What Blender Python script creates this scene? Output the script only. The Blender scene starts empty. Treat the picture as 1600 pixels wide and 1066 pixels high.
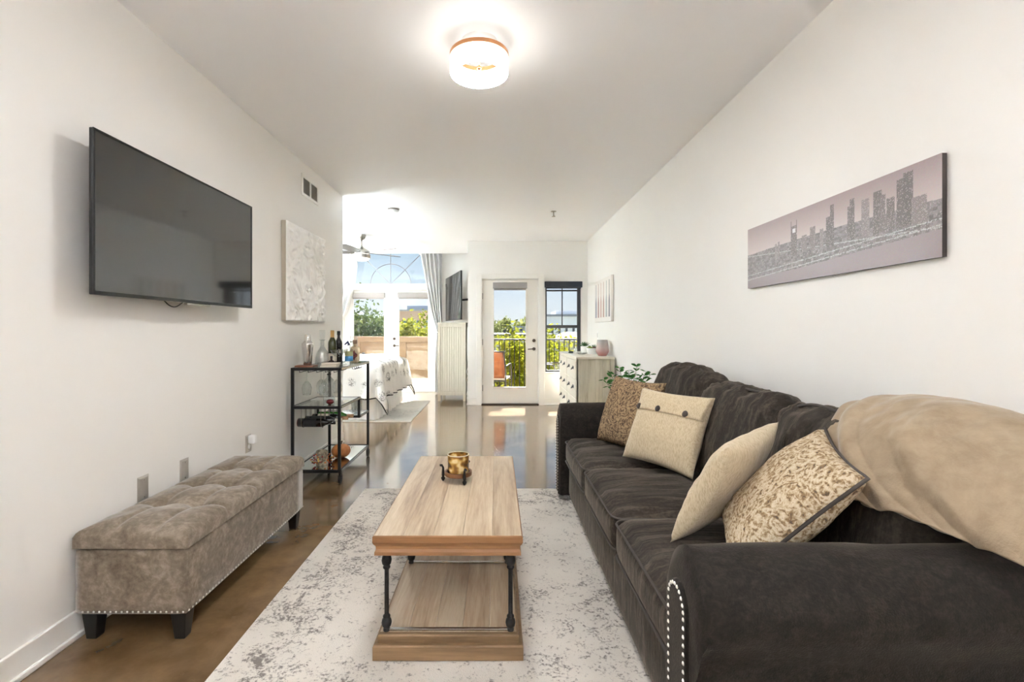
import bpy, bmesh, math, random
import numpy as np
from mathutils import Vector, Matrix, noise as mnoise

# ------------------------------------------------------------------ camera, world, sun, exposure
S = bpy.context.scene
COL = S.collection
random.seed(7)
PI = math.pi

cam_d = bpy.data.cameras.new('camera')
cam_d.sensor_width = 36.0
cam_d.lens = 755 / 1600 * 36.0
cam_d.shift_x = 24 / 1600
cam_d.shift_y = -17 / 1600
cam_d.clip_start = 0.05
cam_d.clip_end = 600
cam = bpy.data.objects.new('camera', cam_d)
COL.objects.link(cam)
cam.location = (0, 0, 1.25)
cam.rotation_euler = (PI / 2, 0, 0)
S.camera = cam

S.view_settings.view_transform = 'Standard'
S.view_settings.look = 'None'
S.view_settings.exposure = 0.68
S.view_settings.gamma = 1.0
S.view_settings.use_curve_mapping = False
S.cycles.use_denoising = True
S.cycles.max_bounces = 12
S.cycles.diffuse_bounces = 10
S.cycles.transparent_max_bounces = 24
S.cycles.sample_clamp_indirect = 40.0
S.cycles.caustics_reflective = False
S.cycles.caustics_refractive = False

SKY_STRENGTH = 0.62
SUN_STRENGTH = 24.0
LAMP_EMIT = 6.5
FILL_REAR = 370.0  # glow strength of the added fill lights, as in the next lines
FILL_BEDROOM = 1300.0
FILL_CORNER = 330.0
LAMP_DOWN = 175.0

world = bpy.data.worlds.new('world')
S.world = world
world.use_nodes = True
wn = world.node_tree
wn.nodes.clear()
w_out = wn.nodes.new('ShaderNodeOutputWorld')
w_bg = wn.nodes.new('ShaderNodeBackground')
w_tc = wn.nodes.new('ShaderNodeTexCoord')
w_sep = wn.nodes.new('ShaderNodeSeparateXYZ')
w_ramp = wn.nodes.new('ShaderNodeValToRGB')
wn.links.new(w_tc.outputs['Generated'], w_sep.inputs[0])
wn.links.new(w_sep.outputs['Z'], w_ramp.inputs[0])
cr = w_ramp.color_ramp
cr.elements[0].position = 0.0
cr.elements[0].color = (0.90, 0.94, 0.97, 1)
cr.elements[1].position = 1.0
cr.elements[1].color = (0.20, 0.40, 0.80, 1)
for pos_, col_ in ((0.04, (0.84, 0.91, 0.98, 1)), (0.09, (0.72, 0.84, 0.97, 1)), (0.15, (0.60, 0.77, 0.95, 1)), (0.4, (0.40, 0.62, 0.90, 1))):
    e = cr.elements.new(pos_); e.color = col_
wn.links.new(w_ramp.outputs[0], w_bg.inputs[0])
w_bg.inputs[1].default_value = SKY_STRENGTH
wn.links.new(w_bg.outputs[0], w_out.inputs[0])

sun_d = bpy.data.lights.new('sun', 'SUN')
sun_d.energy = SUN_STRENGTH
sun_d.angle = math.radians(0.6)
sun_d.color = (1.0, 0.95, 0.87)
sun = bpy.data.objects.new('sun', sun_d)
COL.objects.link(sun)
sun.location = (2, 30, 26)
sun.rotation_euler = Vector((-0.073, -1.0, -0.864)).to_track_quat('-Z', 'Y').to_euler()


# ------------------------------------------------------------------ materials
def lin(c):
    return tuple((x / 12.92 if x <= 0.04045 else ((x + 0.055) / 1.055) ** 2.4) for x in c[:3]) + (1.0,)


def rgb(r, g, b):
    return lin((r / 255, g / 255, b / 255))


class NT:
    """Small node-tree helper around one Principled material."""
    def __init__(self, name):
        self.m = bpy.data.materials.new(name)
        self.m.use_nodes = True
        self.t = self.m.node_tree
        self.b = self.t.nodes['Principled BSDF']
        self.o = self.t.nodes['Material Output']
        self._tc = None

    def n(self, kind, **kw):
        nd = self.t.nodes.new(kind)
        for k, v in kw.items():
            if k.startswith('_'):
                setattr(nd, k[1:], v)
            else:
                nd.inputs[k].default_value = v
        return nd

    def l(self, a, b):
        self.t.links.new(a, b)

    def coord(self, which='Object', scale=(1, 1, 1), rot=(0, 0, 0)):
        if self._tc is None:
            self._tc = self.n('ShaderNodeTexCoord')
        mp = self.n('ShaderNodeMapping', Scale=scale, Rotation=rot)
        self.l(self._tc.outputs[which], mp.inputs['Vector'])
        return mp.outputs[0]

    def noise(self, vec, scale, detail=4.0, rough=0.5, dist=0.0):
        nd = self.n('ShaderNodeTexNoise', Scale=scale, Detail=detail, Roughness=rough, Distortion=dist)
        self.l(vec, nd.inputs['Vector'])
        return nd.outputs['Fac']

    def ramp(self, fac, stops):
        nd = self.n('ShaderNodeValToRGB')
        r = nd.color_ramp
        while len(r.elements) < len(stops):
            r.elements.new(0.5)
        for el, (p, c) in zip(r.elements, stops):
            el.position = p
            el.color = c if len(c) == 4 else tuple(c) + (1,)
        self.l(fac, nd.inputs[0])
        return nd.outputs[0]

    def mix(self, fac, a, b, mode='MIX'):
        nd = self.n('ShaderNodeMix', _data_type='RGBA', _blend_type=mode)
        for i, v in ((0, fac), (6, a), (7, b)):
            if hasattr(v, 'links'):
                self.l(v, nd.inputs[i])
            else:
                nd.inputs[i].default_value = v
        return nd.outputs[2]

    def math(self, op, a, b=0.0):
        nd = self.n('ShaderNodeMath', _operation=op)
        for i, v in ((0, a), (1, b)):
            if hasattr(v, 'links'):
                self.l(v, nd.inputs[i])
            else:
                nd.inputs[i].default_value = v
        return nd.outputs[0]

    def bump(self, h, strength=0.3, dist=0.01):
        nd = self.n('ShaderNodeBump', Strength=strength, Distance=dist)
        self.l(h, nd.inputs['Height'])
        self.l(nd.outputs[0], self.b.inputs['Normal'])

    def set(self, **kw):
        names = {'col': 'Base Color', 'rough': 'Roughness', 'metal': 'Metallic', 'spec': 'Specular IOR Level',
                 'coat': 'Coat Weight', 'coat_rough': 'Coat Roughness', 'sheen': 'Sheen Weight',
                 'sheen_rough': 'Sheen Roughness', 'sheen_tint': 'Sheen Tint', 'trans': 'Transmission Weight',
                 'ior': 'IOR', 'emit': 'Emission Strength', 'emit_col': 'Emission Color', 'alpha': 'Alpha'}
        for k, v in kw.items():
            s = self.b.inputs[names[k]]
            if hasattr(v, 'links'):
                self.l(v, s)
            else:
                s.default_value = v
        return self


def plain(name, col, rough=0.5, metal=0.0, **kw):
    t = NT(name)
    t.set(col=col, rough=rough, metal=metal, **kw)
    return t.m


def mottled(name, stops, scale, rough=0.7, stretch=(1, 1, 1), detail=5, bump=0.0, bscale=None, bdist=0.005, dist=0.0, **kw):
    t = NT(name)
    v = t.coord('Object', stretch)
    f = t.noise(v, scale, detail, 0.55, dist)
    t.set(col=t.ramp(f, stops), rough=rough, **kw)
    if bump:
        t.bump(t.noise(t.coord('Object', stretch), bscale or scale * 4, 4), bump, bdist)
    return t.m


def pane_mat(name, tint=(0.97, 0.985, 0.98, 1), refl=1.0, ior=1.45):
    t = NT(name)
    t.t.nodes.remove(t.b)
    tr = t.n('ShaderNodeBsdfTransparent', Color=tint)
    gl = t.n('ShaderNodeBsdfGlossy', Roughness=0.0)
    fr = t.n('ShaderNodeLayerWeight', Blend=0.5)
    mx = t.n('ShaderNodeMixShader')
    f = t.math('MINIMUM', t.math('ADD', t.math('MULTIPLY', t.math('POWER', fr.outputs['Facing'], 4.0), 0.55 * refl), 0.035 * refl), 1.0)
    t.l(f, mx.inputs[0]); t.l(tr.outputs[0], mx.inputs[1]); t.l(gl.outputs[0], mx.inputs[2])
    t.l(mx.outputs[0], t.o.inputs[0])
    return t.m


MAT = {}
MAT['wall'] = mottled('wall_paint', [(0.3, rgb(235, 233, 229)), (0.7, rgb(237, 235, 231))], 1.2, 0.42, bump=0.05, bscale=120, bdist=0.002, spec=0.35)
MAT['ceiling'] = plain('ceiling_paint', rgb(246, 247, 249), 0.55)
MAT['trim'] = plain('white_trim_paint', rgb(236, 234, 229), 0.35)
MAT['door'] = plain('door_paint', rgb(232, 228, 220), 0.38)
MAT['white'] = plain('white_gloss', rgb(240, 240, 238), 0.3)
MAT['blackmetal'] = plain('black_metal', rgb(26, 26, 28), 0.42, 0.3)
MAT['iron'] = mottled('cast_iron', [(0.35, rgb(30, 29, 29)), (0.7, rgb(52, 50, 49))], 60, 0.5, metal=0.6, bump=0.3, bscale=90, bdist=0.002)
MAT['steel'] = plain('brushed_steel', rgb(178, 174, 168), 0.26, 1.0)
MAT['nickel'] = plain('satin_nickel', rgb(165, 158, 150), 0.34, 1.0)
MAT['chrome'] = plain('chrome', rgb(215, 212, 208), 0.16, 1.0)
MAT['silver_nail'] = plain('silver_nail', rgb(222, 218, 210), 0.28, 0.55)
MAT['plate'] = plain('light_nickel', rgb(206, 202, 196), 0.38, 0.7)
MAT['copper'] = plain('brushed_copper', rgb(196, 140, 100), 0.3, 0.9)
MAT['bronze'] = plain('dark_bronze', rgb(88, 78, 70), 0.38, 0.85)
MAT['mirror'] = plain('mirror_glass', rgb(225, 230, 230), 0.03, 1.0)
MAT['pane'] = pane_mat('window_pane')
MAT['shelfglass'] = pane_mat('shelf_glass', (0.90, 0.95, 0.93, 1), 1.6)
MAT['winframe'] = plain('dark_window_frame', rgb(70, 71, 76), 0.4, 0.1)
MAT['blind_dark'] = plain('dark_blind_fabric', rgb(50, 54, 64), 0.7)
MAT['blind_grey'] = plain('grey_blind_fabric', rgb(158, 153, 150), 0.75)
MAT['lead'] = plain('grey_muntin', rgb(138, 142, 148), 0.45)
MAT['tvblack'] = plain('tv_bezel', rgb(16, 16, 17), 0.3)
MAT['screen'] = plain('tv_screen', rgb(40, 38, 37), 0.06, 0.0, ior=1.9, spec=0.5)
MAT['glass'] = plain('clear_glass', (0.97, 0.98, 0.98, 1), 0.02, trans=1.0, ior=1.45)
MAT['thin_glass'] = pane_mat('thin_clear_glass', (0.945, 0.955, 0.955, 1), 2.0, 1.5)


def wood_mat(name, stops, scale, rough=0.5, axis='Y', bump=0.12, tint=0.12):
    t = NT(name)
    st = {'X': (0.12, 1.6, 1.6), 'Y': (1.6, 0.12, 1.6), 'Z': (1.6, 1.6, 0.12)}[axis]
    v = t.coord('Object', st)
    info = t.n('ShaderNodeObjectInfo')
    add = t.n('ShaderNodeVectorMath', _operation='ADD')
    t.l(v, add.inputs[0])
    sc = t.n('ShaderNodeVectorMath', _operation='SCALE', Scale=9.0)
    t.l(info.outputs['Random'], sc.inputs[0])
    t.l(sc.outputs[0], add.inputs[1])
    a = t.noise(add.outputs[0], scale, 6, 0.6, 0.6)
    b = t.noise(add.outputs[0], scale * 9, 3, 0.6, 0.2)
    f = t.math('ADD', t.math('MULTIPLY', a, 0.75), t.math('MULTIPLY', b, 0.25))
    c = t.ramp(f, stops)
    k = t.math('ADD', t.math('MULTIPLY', info.outputs['Random'], tint), 1.0 - tint)
    cmb = t.n('ShaderNodeCombineColor')
    for i in range(3):
        t.l(k, cmb.inputs[i])
    t.set(col=t.mix(1.0, c, cmb.outputs[0], 'MULTIPLY'), rough=rough)
    t.bump(b, bump, 0.002)
    return t.m


MAT['tablewood'] = wood_mat('pale_pine', [(0.30, rgb(128, 102, 78)), (0.44, rgb(172, 148, 120)), (0.60, rgb(200, 182, 156)), (0.8, rgb(168, 142, 112))], 7, 0.36, 'Y')
MAT['tableedge'] = wood_mat('stained_pine_edge', [(0.3, rgb(100, 66, 36)), (0.5, rgb(142, 100, 62)), (0.75, rgb(164, 122, 80))], 8, 0.45, 'X', tint=0.05)
MAT['tablebase'] = wood_mat('brown_pine_base', [(0.3, rgb(98, 76, 50)), (0.55, rgb(138, 110, 78)), (0.8, rgb(160, 132, 98))], 8, 0.5, 'X', tint=0.05)
MAT['whitewood'] = wood_mat('whitewashed_wood', [(0.3, rgb(168, 158, 136)), (0.5, rgb(202, 195, 174)), (0.8, rgb(216, 210, 192))], 8, 0.5, 'Z', tint=0.06)
MAT['greywash'] = wood_mat('greywashed_wood', [(0.3, rgb(186, 178, 160)), (0.5, rgb(206, 199, 182)), (0.8, rgb(216, 210, 196))], 9, 0.55, 'Z', tint=0.04)
MAT['creamdresser'] = plain('cream_paint', rgb(226, 221, 207), 0.42)
MAT['brownwood'] = wood_mat('brown_wood', [(0.3, rgb(92, 58, 34)), (0.7, rgb(140, 92, 54))], 8, 0.5, 'X')


def floor_mat():
    t = NT('stained_concrete')
    v = t.coord('Object')
    a = t.noise(v, 1.1, 6, 0.62, 0.8)
    b = t.noise(v, 5.0, 6, 0.6, 0.4)
    f = t.math('ADD', t.math('MULTIPLY', a, 0.65), t.math('MULTIPLY', b, 0.35))
    c = t.ramp(f, [(0.30, rgb(72, 54, 36)), (0.45, rgb(108, 85, 58)), (0.55, rgb(130, 104, 73)), (0.68, rgb(156, 124, 86)), (0.85, rgb(168, 138, 100))])
    s = t.ramp(t.noise(v, 14, 5, 0.7), [(0.62, (0, 0, 0, 1)), (0.78, (1, 1, 1, 1))])
    c = t.mix(t.math('MULTIPLY', s, 0.18), c, rgb(168, 146, 112))
    r = t.math('ADD', t.math('MULTIPLY', t.noise(v, 2.5, 5, 0.6), 0.14), 0.10)
    t.set(col=c, rough=r, spec=0.7, coat=0.6, coat_rough=0.09)
    t.bump(t.noise(v, 2.2, 3), 0.05, 0.02)
    return t.m


MAT['floor'] = floor_mat()


def rug_mat(name, base, dark, scale=7.0, amount=0.56, border=None):
    t = NT(name)
    v = t.coord('Object')
    big = t.noise(v, scale * 0.22, 3, 0.5)
    m = t.noise(v, scale, 5, 0.7, 1.2)
    fine = t.noise(v, scale * 7, 3, 0.7)
    k = t.math('ADD', t.math('ADD', t.math('MULTIPLY', m, 0.45), t.math('MULTIPLY', fine, 0.40)), t.math('MULTIPLY', big, 0.15))
    if border is not None:
        sx, sy = border
        sp = t.n('ShaderNodeSeparateXYZ')
        t.l(v, sp.inputs[0])
        ex = t.math('SUBTRACT', sx, t.math('ABSOLUTE', sp.outputs['X']))
        ey = t.math('SUBTRACT', sy, t.math('ABSOLUTE', sp.outputs['Y']))
        d = t.math('MINIMUM', ex, ey)
        band = t.ramp(d, [(0.06, (0, 0, 0, 1)), (0.12, (1, 1, 1, 1)), (0.30, (1, 1, 1, 1)), (0.36, (0, 0, 0, 1))])
        k = t.math('ADD', k, t.math('MULTIPLY', band, 0.035))
    msk = t.ramp(k, [(amount - 0.02, (0, 0, 0, 1)), (amount + 0.055, (1, 1, 1, 1))])
    soft = t.ramp(big, [(0.35, base), (0.65, tuple(x * 0.86 for x in base[:3]) + (1,))])
    t.set(col=t.mix(t.math('MULTIPLY', msk, 0.82), soft, dark), rough=0.95, spec=0.1, sheen=0.15)
    t.bump(t.noise(v, 260, 2), 0.6, 0.004)
    return t.m


def velvet(name, c1, c2, c3, scale=9, stretch=(1, 1, 1), sheen=0.6, sheen_tint=(1, 1, 1, 1), bump=0.15):
    t = NT(name)
    v = t.coord('Object', stretch)
    a = t.noise(v, scale, 6, 0.65, 0.8)
    b = t.noise(t.coord('Object'), scale * 5, 4, 0.6, 0.3)
    f = t.math('ADD', t.math('MULTIPLY', a, 0.6), t.math('MULTIPLY', b, 0.4))
    t.set(col=t.ramp(f, [(0.34, c1), (0.5, c2), (0.68, c3)]), rough=0.85, spec=0.15, sheen=sheen, sheen_rough=0.35, sheen_tint=sheen_tint)
    t.bump(t.noise(t.coord('Object'), 220, 3), bump, 0.003)
    return t.m


MAT['bench'] = velvet('taupe_velvet', rgb(96, 84, 70), rgb(124, 111, 96), rgb(158, 146, 131), 10, sheen=0.5)
def chenille():
    t = NT('charcoal_chenille')
    a = t.noise(t.coord('Object', (1.2, 9, 2.5)), 3.2, 5, 0.62, 0.6)
    b = t.noise(t.coord('Object'), 70, 4, 0.6, 0.3)
    f = t.math('ADD', t.math('MULTIPLY', a, 0.72), t.math('MULTIPLY', b, 0.28))
    t.set(col=t.ramp(f, [(0.36, rgb(35, 30, 27)), (0.50, rgb(53, 46, 40)), (0.66, rgb(86, 76, 67))]), rough=0.8, spec=0.2, sheen=0.28, sheen_rough=0.3, sheen_tint=rgb(205, 190, 172))  # lighter streaks put the sheen highlights into the fabric colour
    h = t.math('ADD', t.math('MULTIPLY', a, 2.0), t.math('MULTIPLY', t.noise(t.coord('Object'), 240, 3), 0.25))
    t.bump(h, 0.45, 0.006)
    return t.m


MAT['sofa'] = chenille()
MAT['sofa_arm_shaded'] = velvet('charcoal_chenille_arm_shaded', rgb(30, 26, 24), rgb(40, 35, 32), rgb(54, 48, 43), 22, (1, 2, 1), 0.22, rgb(205, 190, 172), 0.4)  # darker copy of the sofa fabric, with the arm's shade in its colour
MAT['piping'] = plain('dark_piping', rgb(68, 61, 56), 0.8)


def linen(name, base, dark, wscale=420):
    t = NT(name)
    v = t.coord('Object')
    f = t.noise(t.coord('Object', (1, 7, 1)), 55, 3)
    g = t.noise(t.coord('Object', (7, 1, 1)), 55, 3)
    h = t.math('MULTIPLY', t.math('ADD', f, g), 0.5)
    t.set(col=t.ramp(h, [(0.38, dark), (0.56, base)]), rough=0.9, spec=0.15, sheen=0.2)
    t.bump(h, 0.25, 0.002)
    return t.m


MAT['linen'] = linen('cream_linen', rgb(200, 184, 156), rgb(176, 158, 128))
MAT['fleece'] = velvet('beige_fleece', rgb(138, 120, 98), rgb(154, 136, 113), rgb(168, 150, 126), 5, sheen=0.35, bump=0.3)


def paisley(name, cols, scale):
    t = NT(name)
    v = t.coord('Object')
    warp = t.n('ShaderNodeTexNoise', Scale=scale * 0.5, Detail=2.0)
    t.l(v, warp.inputs['Vector'])
    vm = t.n('ShaderNodeVectorMath', _operation='MULTIPLY_ADD')
    t.l(warp.outputs['Color'], vm.inputs[0]); vm.inputs[1].default_value = (0.2, 0.2, 0.2); t.l(v, vm.inputs[2])
    vo = t.n('ShaderNodeTexVoronoi', Scale=scale)
    t.l(vm.outputs[0], vo.inputs['Vector'])
    rings = t.math('SINE', t.math('MULTIPLY', vo.outputs['Distance'], 30.0))
    n1 = t.noise(v, scale * 5, 5, 0.7, 0.6)
    k = t.math('ADD', t.math('MULTIPLY', rings, 0.06), n1)
    c = t.ramp(k, [(0.30, cols[0]), (0.42, cols[1]), (0.52, cols[2]), (0.60, cols[3]), (0.72, cols[4])])
    t.set(col=c, rough=0.9, spec=0.12)
    t.bump(t.noise(v, 200, 3), 0.3, 0.003)
    return t.m


MAT['paisley_dark'] = paisley('dark_paisley', [rgb(56, 50, 52), rgb(98, 78, 60), rgb(136, 114, 88), rgb(170, 144, 110), rgb(108, 86, 68)], 13)
MAT['paisley_light'] = paisley('light_paisley', [rgb(84, 76, 70), rgb(140, 114, 82), rgb(186, 168, 140), rgb(204, 190, 166), rgb(142, 114, 86)], 13)


def floral():
    t = NT('floral_duvet')
    v = t.coord('Object')
    vo = t.n('ShaderNodeTexVoronoi', Scale=5.2, Randomness=0.55)
    t.l(v, vo.inputs['Vector'])
    n1 = t.noise(v, 34, 4, 0.75, 1.5)
    inside = t.ramp(vo.outputs['Distance'], [(0.30, (1, 1, 1, 1)), (0.46, (0, 0, 0, 1))])
    m = t.math('MULTIPLY', inside, t.ramp(n1, [(0.47, (0, 0, 0, 1)), (0.56, (1, 1, 1, 1))]))
    t.set(col=t.mix(m, rgb(224, 221, 216), rgb(92, 90, 86)), rough=0.85, spec=0.15)
    t.bump(t.noise(v, 6, 4), 0.2, 0.02)
    return t.m


MAT['floral'] = floral()
MAT['bedskirt'] = plain('white_cotton', rgb(235, 233, 230), 0.85)


def curtain_mat():
    t = NT('white_curtain')
    t.t.nodes.remove(t.b)
    d = t.n('ShaderNodeBsdfDiffuse', Color=rgb(238, 238, 238))
    tr = t.n('ShaderNodeBsdfTranslucent', Color=rgb(225, 225, 228))
    mx = t.n('ShaderNodeMixShader', Fac=0.35)
    t.l(d.outputs[0], mx.inputs[1]); t.l(tr.outputs[0], mx.inputs[2]); t.l(mx.outputs[0], t.o.inputs[0])
    return t.m


MAT['curtain'] = curtain_mat()


def leaf_mat(name, c1, c2, c3, scale=1.2):
    t = NT(name)
    t.t.nodes.remove(t.b)
    f = t.noise(t.coord('Object'), scale, 5, 0.7)
    c = t.ramp(f, [(0.35, c1), (0.5, c2), (0.66, c3)])
    d = t.n('ShaderNodeBsdfDiffuse')
    tr = t.n('ShaderNodeBsdfTranslucent')
    mx = t.n('ShaderNodeMixShader', Fac=0.4)
    t.l(c, d.inputs[0]); t.l(c, tr.inputs[0])
    t.l(d.outputs[0], mx.inputs[1]); t.l(tr.outputs[0], mx.inputs[2]); t.l(mx.outputs[0], t.o.inputs[0])
    return t.m


MAT['leaf_yellow'] = leaf_mat('yellow_green_leaves', rgb(84, 92, 28), rgb(138, 142, 40), rgb(182, 176, 66))
MAT['leaf_dark'] = leaf_mat('dark_green_leaves', rgb(42, 58, 32), rgb(68, 86, 44), rgb(106, 116, 62))
MAT['leaf_far'] = leaf_mat('far_leaves', rgb(84, 96, 54), rgb(108, 116, 68), rgb(132, 132, 84), 0.3)
MAT['eucalyptus'] = leaf_mat('eucalyptus_leaves', rgb(44, 92, 44), rgb(72, 122, 62), rgb(112, 150, 96), 12)
MAT['bark'] = mottled('bark', [(0.3, rgb(70, 58, 48)), (0.7, rgb(110, 94, 80))], 8, 0.9)
MAT['stucco'] = mottled('tan_stucco', [(0.3, rgb(140, 118, 92)), (0.7, rgb(152, 130, 104))], 6, 0.9, bump=0.2, bscale=80)
MAT['stucco_grey'] = mottled('grey_stucco', [(0.3, rgb(120, 124, 134)), (0.7, rgb(140, 144, 152))], 6, 0.9)
MAT['deck'] = mottled('balcony_concrete', [(0.3, rgb(108, 100, 90)), (0.7, rgb(124, 116, 104))], 6, 0.85)
MAT['groundm'] = mottled('ground_mix', [(0.35, rgb(96, 108, 72)), (0.5, rgb(128, 130, 112)), (0.65, rgb(150, 148, 140))], 0.06, 0.95)


# ------------------------------------------------------------------ mesh helpers
class MB:
    def __init__(self):
        self.v = []
        self.f = []

    def add(self, vs, fs):
        o = len(self.v)
        self.v += [tuple(p) for p in vs]
        self.f += [tuple(i + o for i in f) for f in fs]
        return self

    def box(self, x0, x1, y0, y1, z0, z1):
        vs = [(x, y, z) for z in (z0, z1) for y in (y0, y1) for x in (x0, x1)]
        return self.add(vs, [(0, 2, 3, 1), (4, 5, 7, 6), (0, 1, 5, 4), (2, 6, 7, 3), (0, 4, 6, 2), (1, 3, 7, 5)])

    def obox(self, c, size, m):
        vs = []
        for z in (-.5, .5):
            for y in (-.5, .5):
                for x in (-.5, .5):
                    vs.append(Vector(c) + m @ Vector((x * size[0], y * size[1], z * size[2])))
        return self.add(vs, [(0, 2, 3, 1), (4, 5, 7, 6), (0, 1, 5, 4), (2, 6, 7, 3), (0, 4, 6, 2), (1, 3, 7, 5)])

    def taper(self, c, s0, s1, z0, z1):
        x, y = c
        vs = [(x + a * s0 / 2, y + b * s0 / 2, z0) for a, b in ((-1, -1), (1, -1), (1, 1), (-1, 1))]
        vs += [(x + a * s1 / 2, y + b * s1 / 2, z1) for a, b in ((-1, -1), (1, -1), (1, 1), (-1, 1))]
        return self.add(vs, [(3, 2, 1, 0), (4, 5, 6, 7), (0, 1, 5, 4), (1, 2, 6, 5), (2, 3, 7, 6), (3, 0, 4, 7)])

    def lathe(self, c, prof, n=24, axis='Z', cap=True):
        vs, fs = [], []
        k = len(prof)
        for i in range(n):
            a = 2 * PI * i / n
            for r, z in prof:
                p = (r * math.cos(a), r * math.sin(a), z)
                if axis == 'X':
                    p = (p[2], p[0], p[1])
                elif axis == 'Y':
                    p = (p[1], p[2], p[0])
                vs.append((c[0] + p[0], c[1] + p[1], c[2] + p[2]))
        for i in range(n):
            j = (i + 1) % n
            for q in range(k - 1):
                fs.append((i * k + q, j * k + q, j * k + q + 1, i * k + q + 1))
        if cap:
            if prof[0][0] > 1e-6:
                fs.append(tuple(i * k for i in range(n))[::-1])
            if prof[-1][0] > 1e-6:
                fs.append(tuple(i * k + k - 1 for i in range(n)))
        return self.add(vs, fs)

    def tube(self, pts, r, n=8, closed=False):
        pts = [Vector(p) for p in pts]
        k = len(pts)
        vs, fs = [], []
        up = Vector((0, 0, 1))
        prev = None
        for i, p in enumerate(pts):
            if closed:
                d = pts[(i + 1) % k] - pts[i - 1]
            else:
                d = pts[min(i + 1, k - 1)] - pts[max(i - 1, 0)]
            d.normalize()
            if prev is None:
                a = d.cross(up if abs(d.z) < .9 else Vector((1, 0, 0))).normalized()
            else:
                a = (prev - d * prev.dot(d)).normalized()
            prev = a
            b = d.cross(a)
            rr = r[i] if isinstance(r, (list, tuple)) else r
            for j in range(n):
                t = 2 * PI * j / n
                vs.append(p + (a * math.cos(t) + b * math.sin(t)) * rr)
        for i in range(k if closed else k - 1):
            for j in range(n):
                q = (j + 1) % n
                i2 = (i + 1) % k
                fs.append((i * n + j, i * n + q, i2 * n + q, i2 * n + j))
        if not closed:
            fs.append(tuple(range(n))[::-1])
            fs.append(tuple((k - 1) * n + j for j in range(n)))
        return self.add(vs, fs)

    def prism(self, poly, axis, a0, a1):
        """poly of 2-D points extruded along axis. axis X: (y,z); Y: (x,z); Z: (x,y)."""
        n = len(poly)

        def P(p, a):
            return {'X': (a, p[0], p[1]), 'Y': (p[0], a, p[1]), 'Z': (p[0], p[1], a)}[axis]
        vs = [P(p, a0) for p in poly] + [P(p, a1) for p in poly]
        fs = [tuple(range(n)), tuple(range(2 * n - 1, n - 1, -1))]
        for i in range(n):
            j = (i + 1) % n
            fs.append((i, i + n, j + n, j))
        return self.add(vs, fs)

    def rbox(self, c, size, r, n=6, puff=(0, 0, 0), m=None, wrinkle=0.0, wscale=6.0, seed=0, func=None):
        """soft box: subdivided cube clamped to an inner box and rounded by r; puff bulges the faces."""
        hx, hy, hz = [s / 2 for s in size]
        r = min(r, hx, hy, hz)
        m = m or Matrix.Identity(3)
        bm = bmesh.new()
        bmesh.ops.create_cube(bm, size=2.0)
        bmesh.ops.subdivide_edges(bm, edges=bm.edges[:], cuts=n, use_grid_fill=True)
        off = Vector((seed * 7.3, seed * 3.1, seed * 5.7))
        vs = []
        for v in bm.verts:
            u = v.co.copy()
            p = Vector((u.x * hx, u.y * hy, u.z * hz))
            q = Vector((max(-hx + r, min(hx - r, p.x)), max(-hy + r, min(hy - r, p.y)), max(-hz + r, min(hz - r, p.z))))
            d = p - q
            nrm = d.normalized() if d.length > 1e-9 else Vector((0, 0, 0))
            if d.length > 1e-9:
                p = q + nrm * r
            wx, wy, wz = 1 - u.x ** 2, 1 - u.y ** 2, 1 - u.z ** 2
            p.x += math.copysign(puff[0] * (max(wy, 0) * max(wz, 0)) ** .6, u.x) * abs(u.x) ** 2
            p.y += math.copysign(puff[1] * (max(wx, 0) * max(wz, 0)) ** .6, u.y) * abs(u.y) ** 2
            p.z += math.copysign(puff[2] * (max(wx, 0) * max(wy, 0)) ** .6, u.z) * abs(u.z) ** 2
            if wrinkle:
                w = mnoise.fractal(p * wscale + off, 0.8, 2.0, 3)
                dd = nrm if nrm.length > 0 else Vector((0, 0, 1))
                p += dd * w * wrinkle
            if func:
                p = func(p, u)
            vs.append(Vector(c) + m @ p)
        bm.verts.index_update()
        fs = [tuple(v.index for v in f.verts) for f in bm.faces]
        bm.free()
        return self.add(vs, fs)

    def grid(self, fn, nu, nv):
        vs = [fn(i / nu, j / nv) for j in range(nv + 1) for i in range(nu + 1)]
        fs = [(j * (nu + 1) + i, j * (nu + 1) + i + 1, (j + 1) * (nu + 1) + i + 1, (j + 1) * (nu + 1) + i)
              for j in range(nv) for i in range(nu)]
        return self.add(vs, fs)

    def dots(self, pts, r, nrm):
        """small octahedral domes (nail heads) along pts, facing nrm"""
        nrm = Vector(nrm).normalized()
        a = nrm.orthogonal().normalized()
        b = nrm.cross(a)
        for p in pts:
            p = Vector(p)
            vs = [p + (a * math.cos(t * PI / 3) + b * math.sin(t * PI / 3)) * r for t in range(6)]
            vs += [p + nrm * r * .35 + (a * math.cos(t * PI / 3) + b * math.sin(t * PI / 3)) * r * .75 for t in range(6)]
            vs.append(p + nrm * r * .7)
            fs = [(i, (i + 1) % 6, 6 + (i + 1) % 6, 6 + i) for i in range(6)] + [(6 + i, 6 + (i + 1) % 6, 12) for i in range(6)]
            self.add(vs, fs)
        return self

    def build(self, name, mat, parent=None, smooth=False, bevel=0.0, sub=0, solid=0.0, kind=None, label=None, seg=2, angle=None):
        pts = np.array([tuple(p) for p in self.v], dtype=float)
        lo, hi = pts.min(0), pts.max(0)
        org = np.array([(lo[0] + hi[0]) / 2, (lo[1] + hi[1]) / 2, lo[2]])
        me = bpy.data.meshes.new(name)
        me.from_pydata([tuple(p) for p in (pts - org)], [], self.f)
        me.update()
        bm = bmesh.new(); bm.from_mesh(me)
        bmesh.ops.recalc_face_normals(bm, faces=bm.faces[:])
        bm.to_mesh(me); bm.free()
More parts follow.
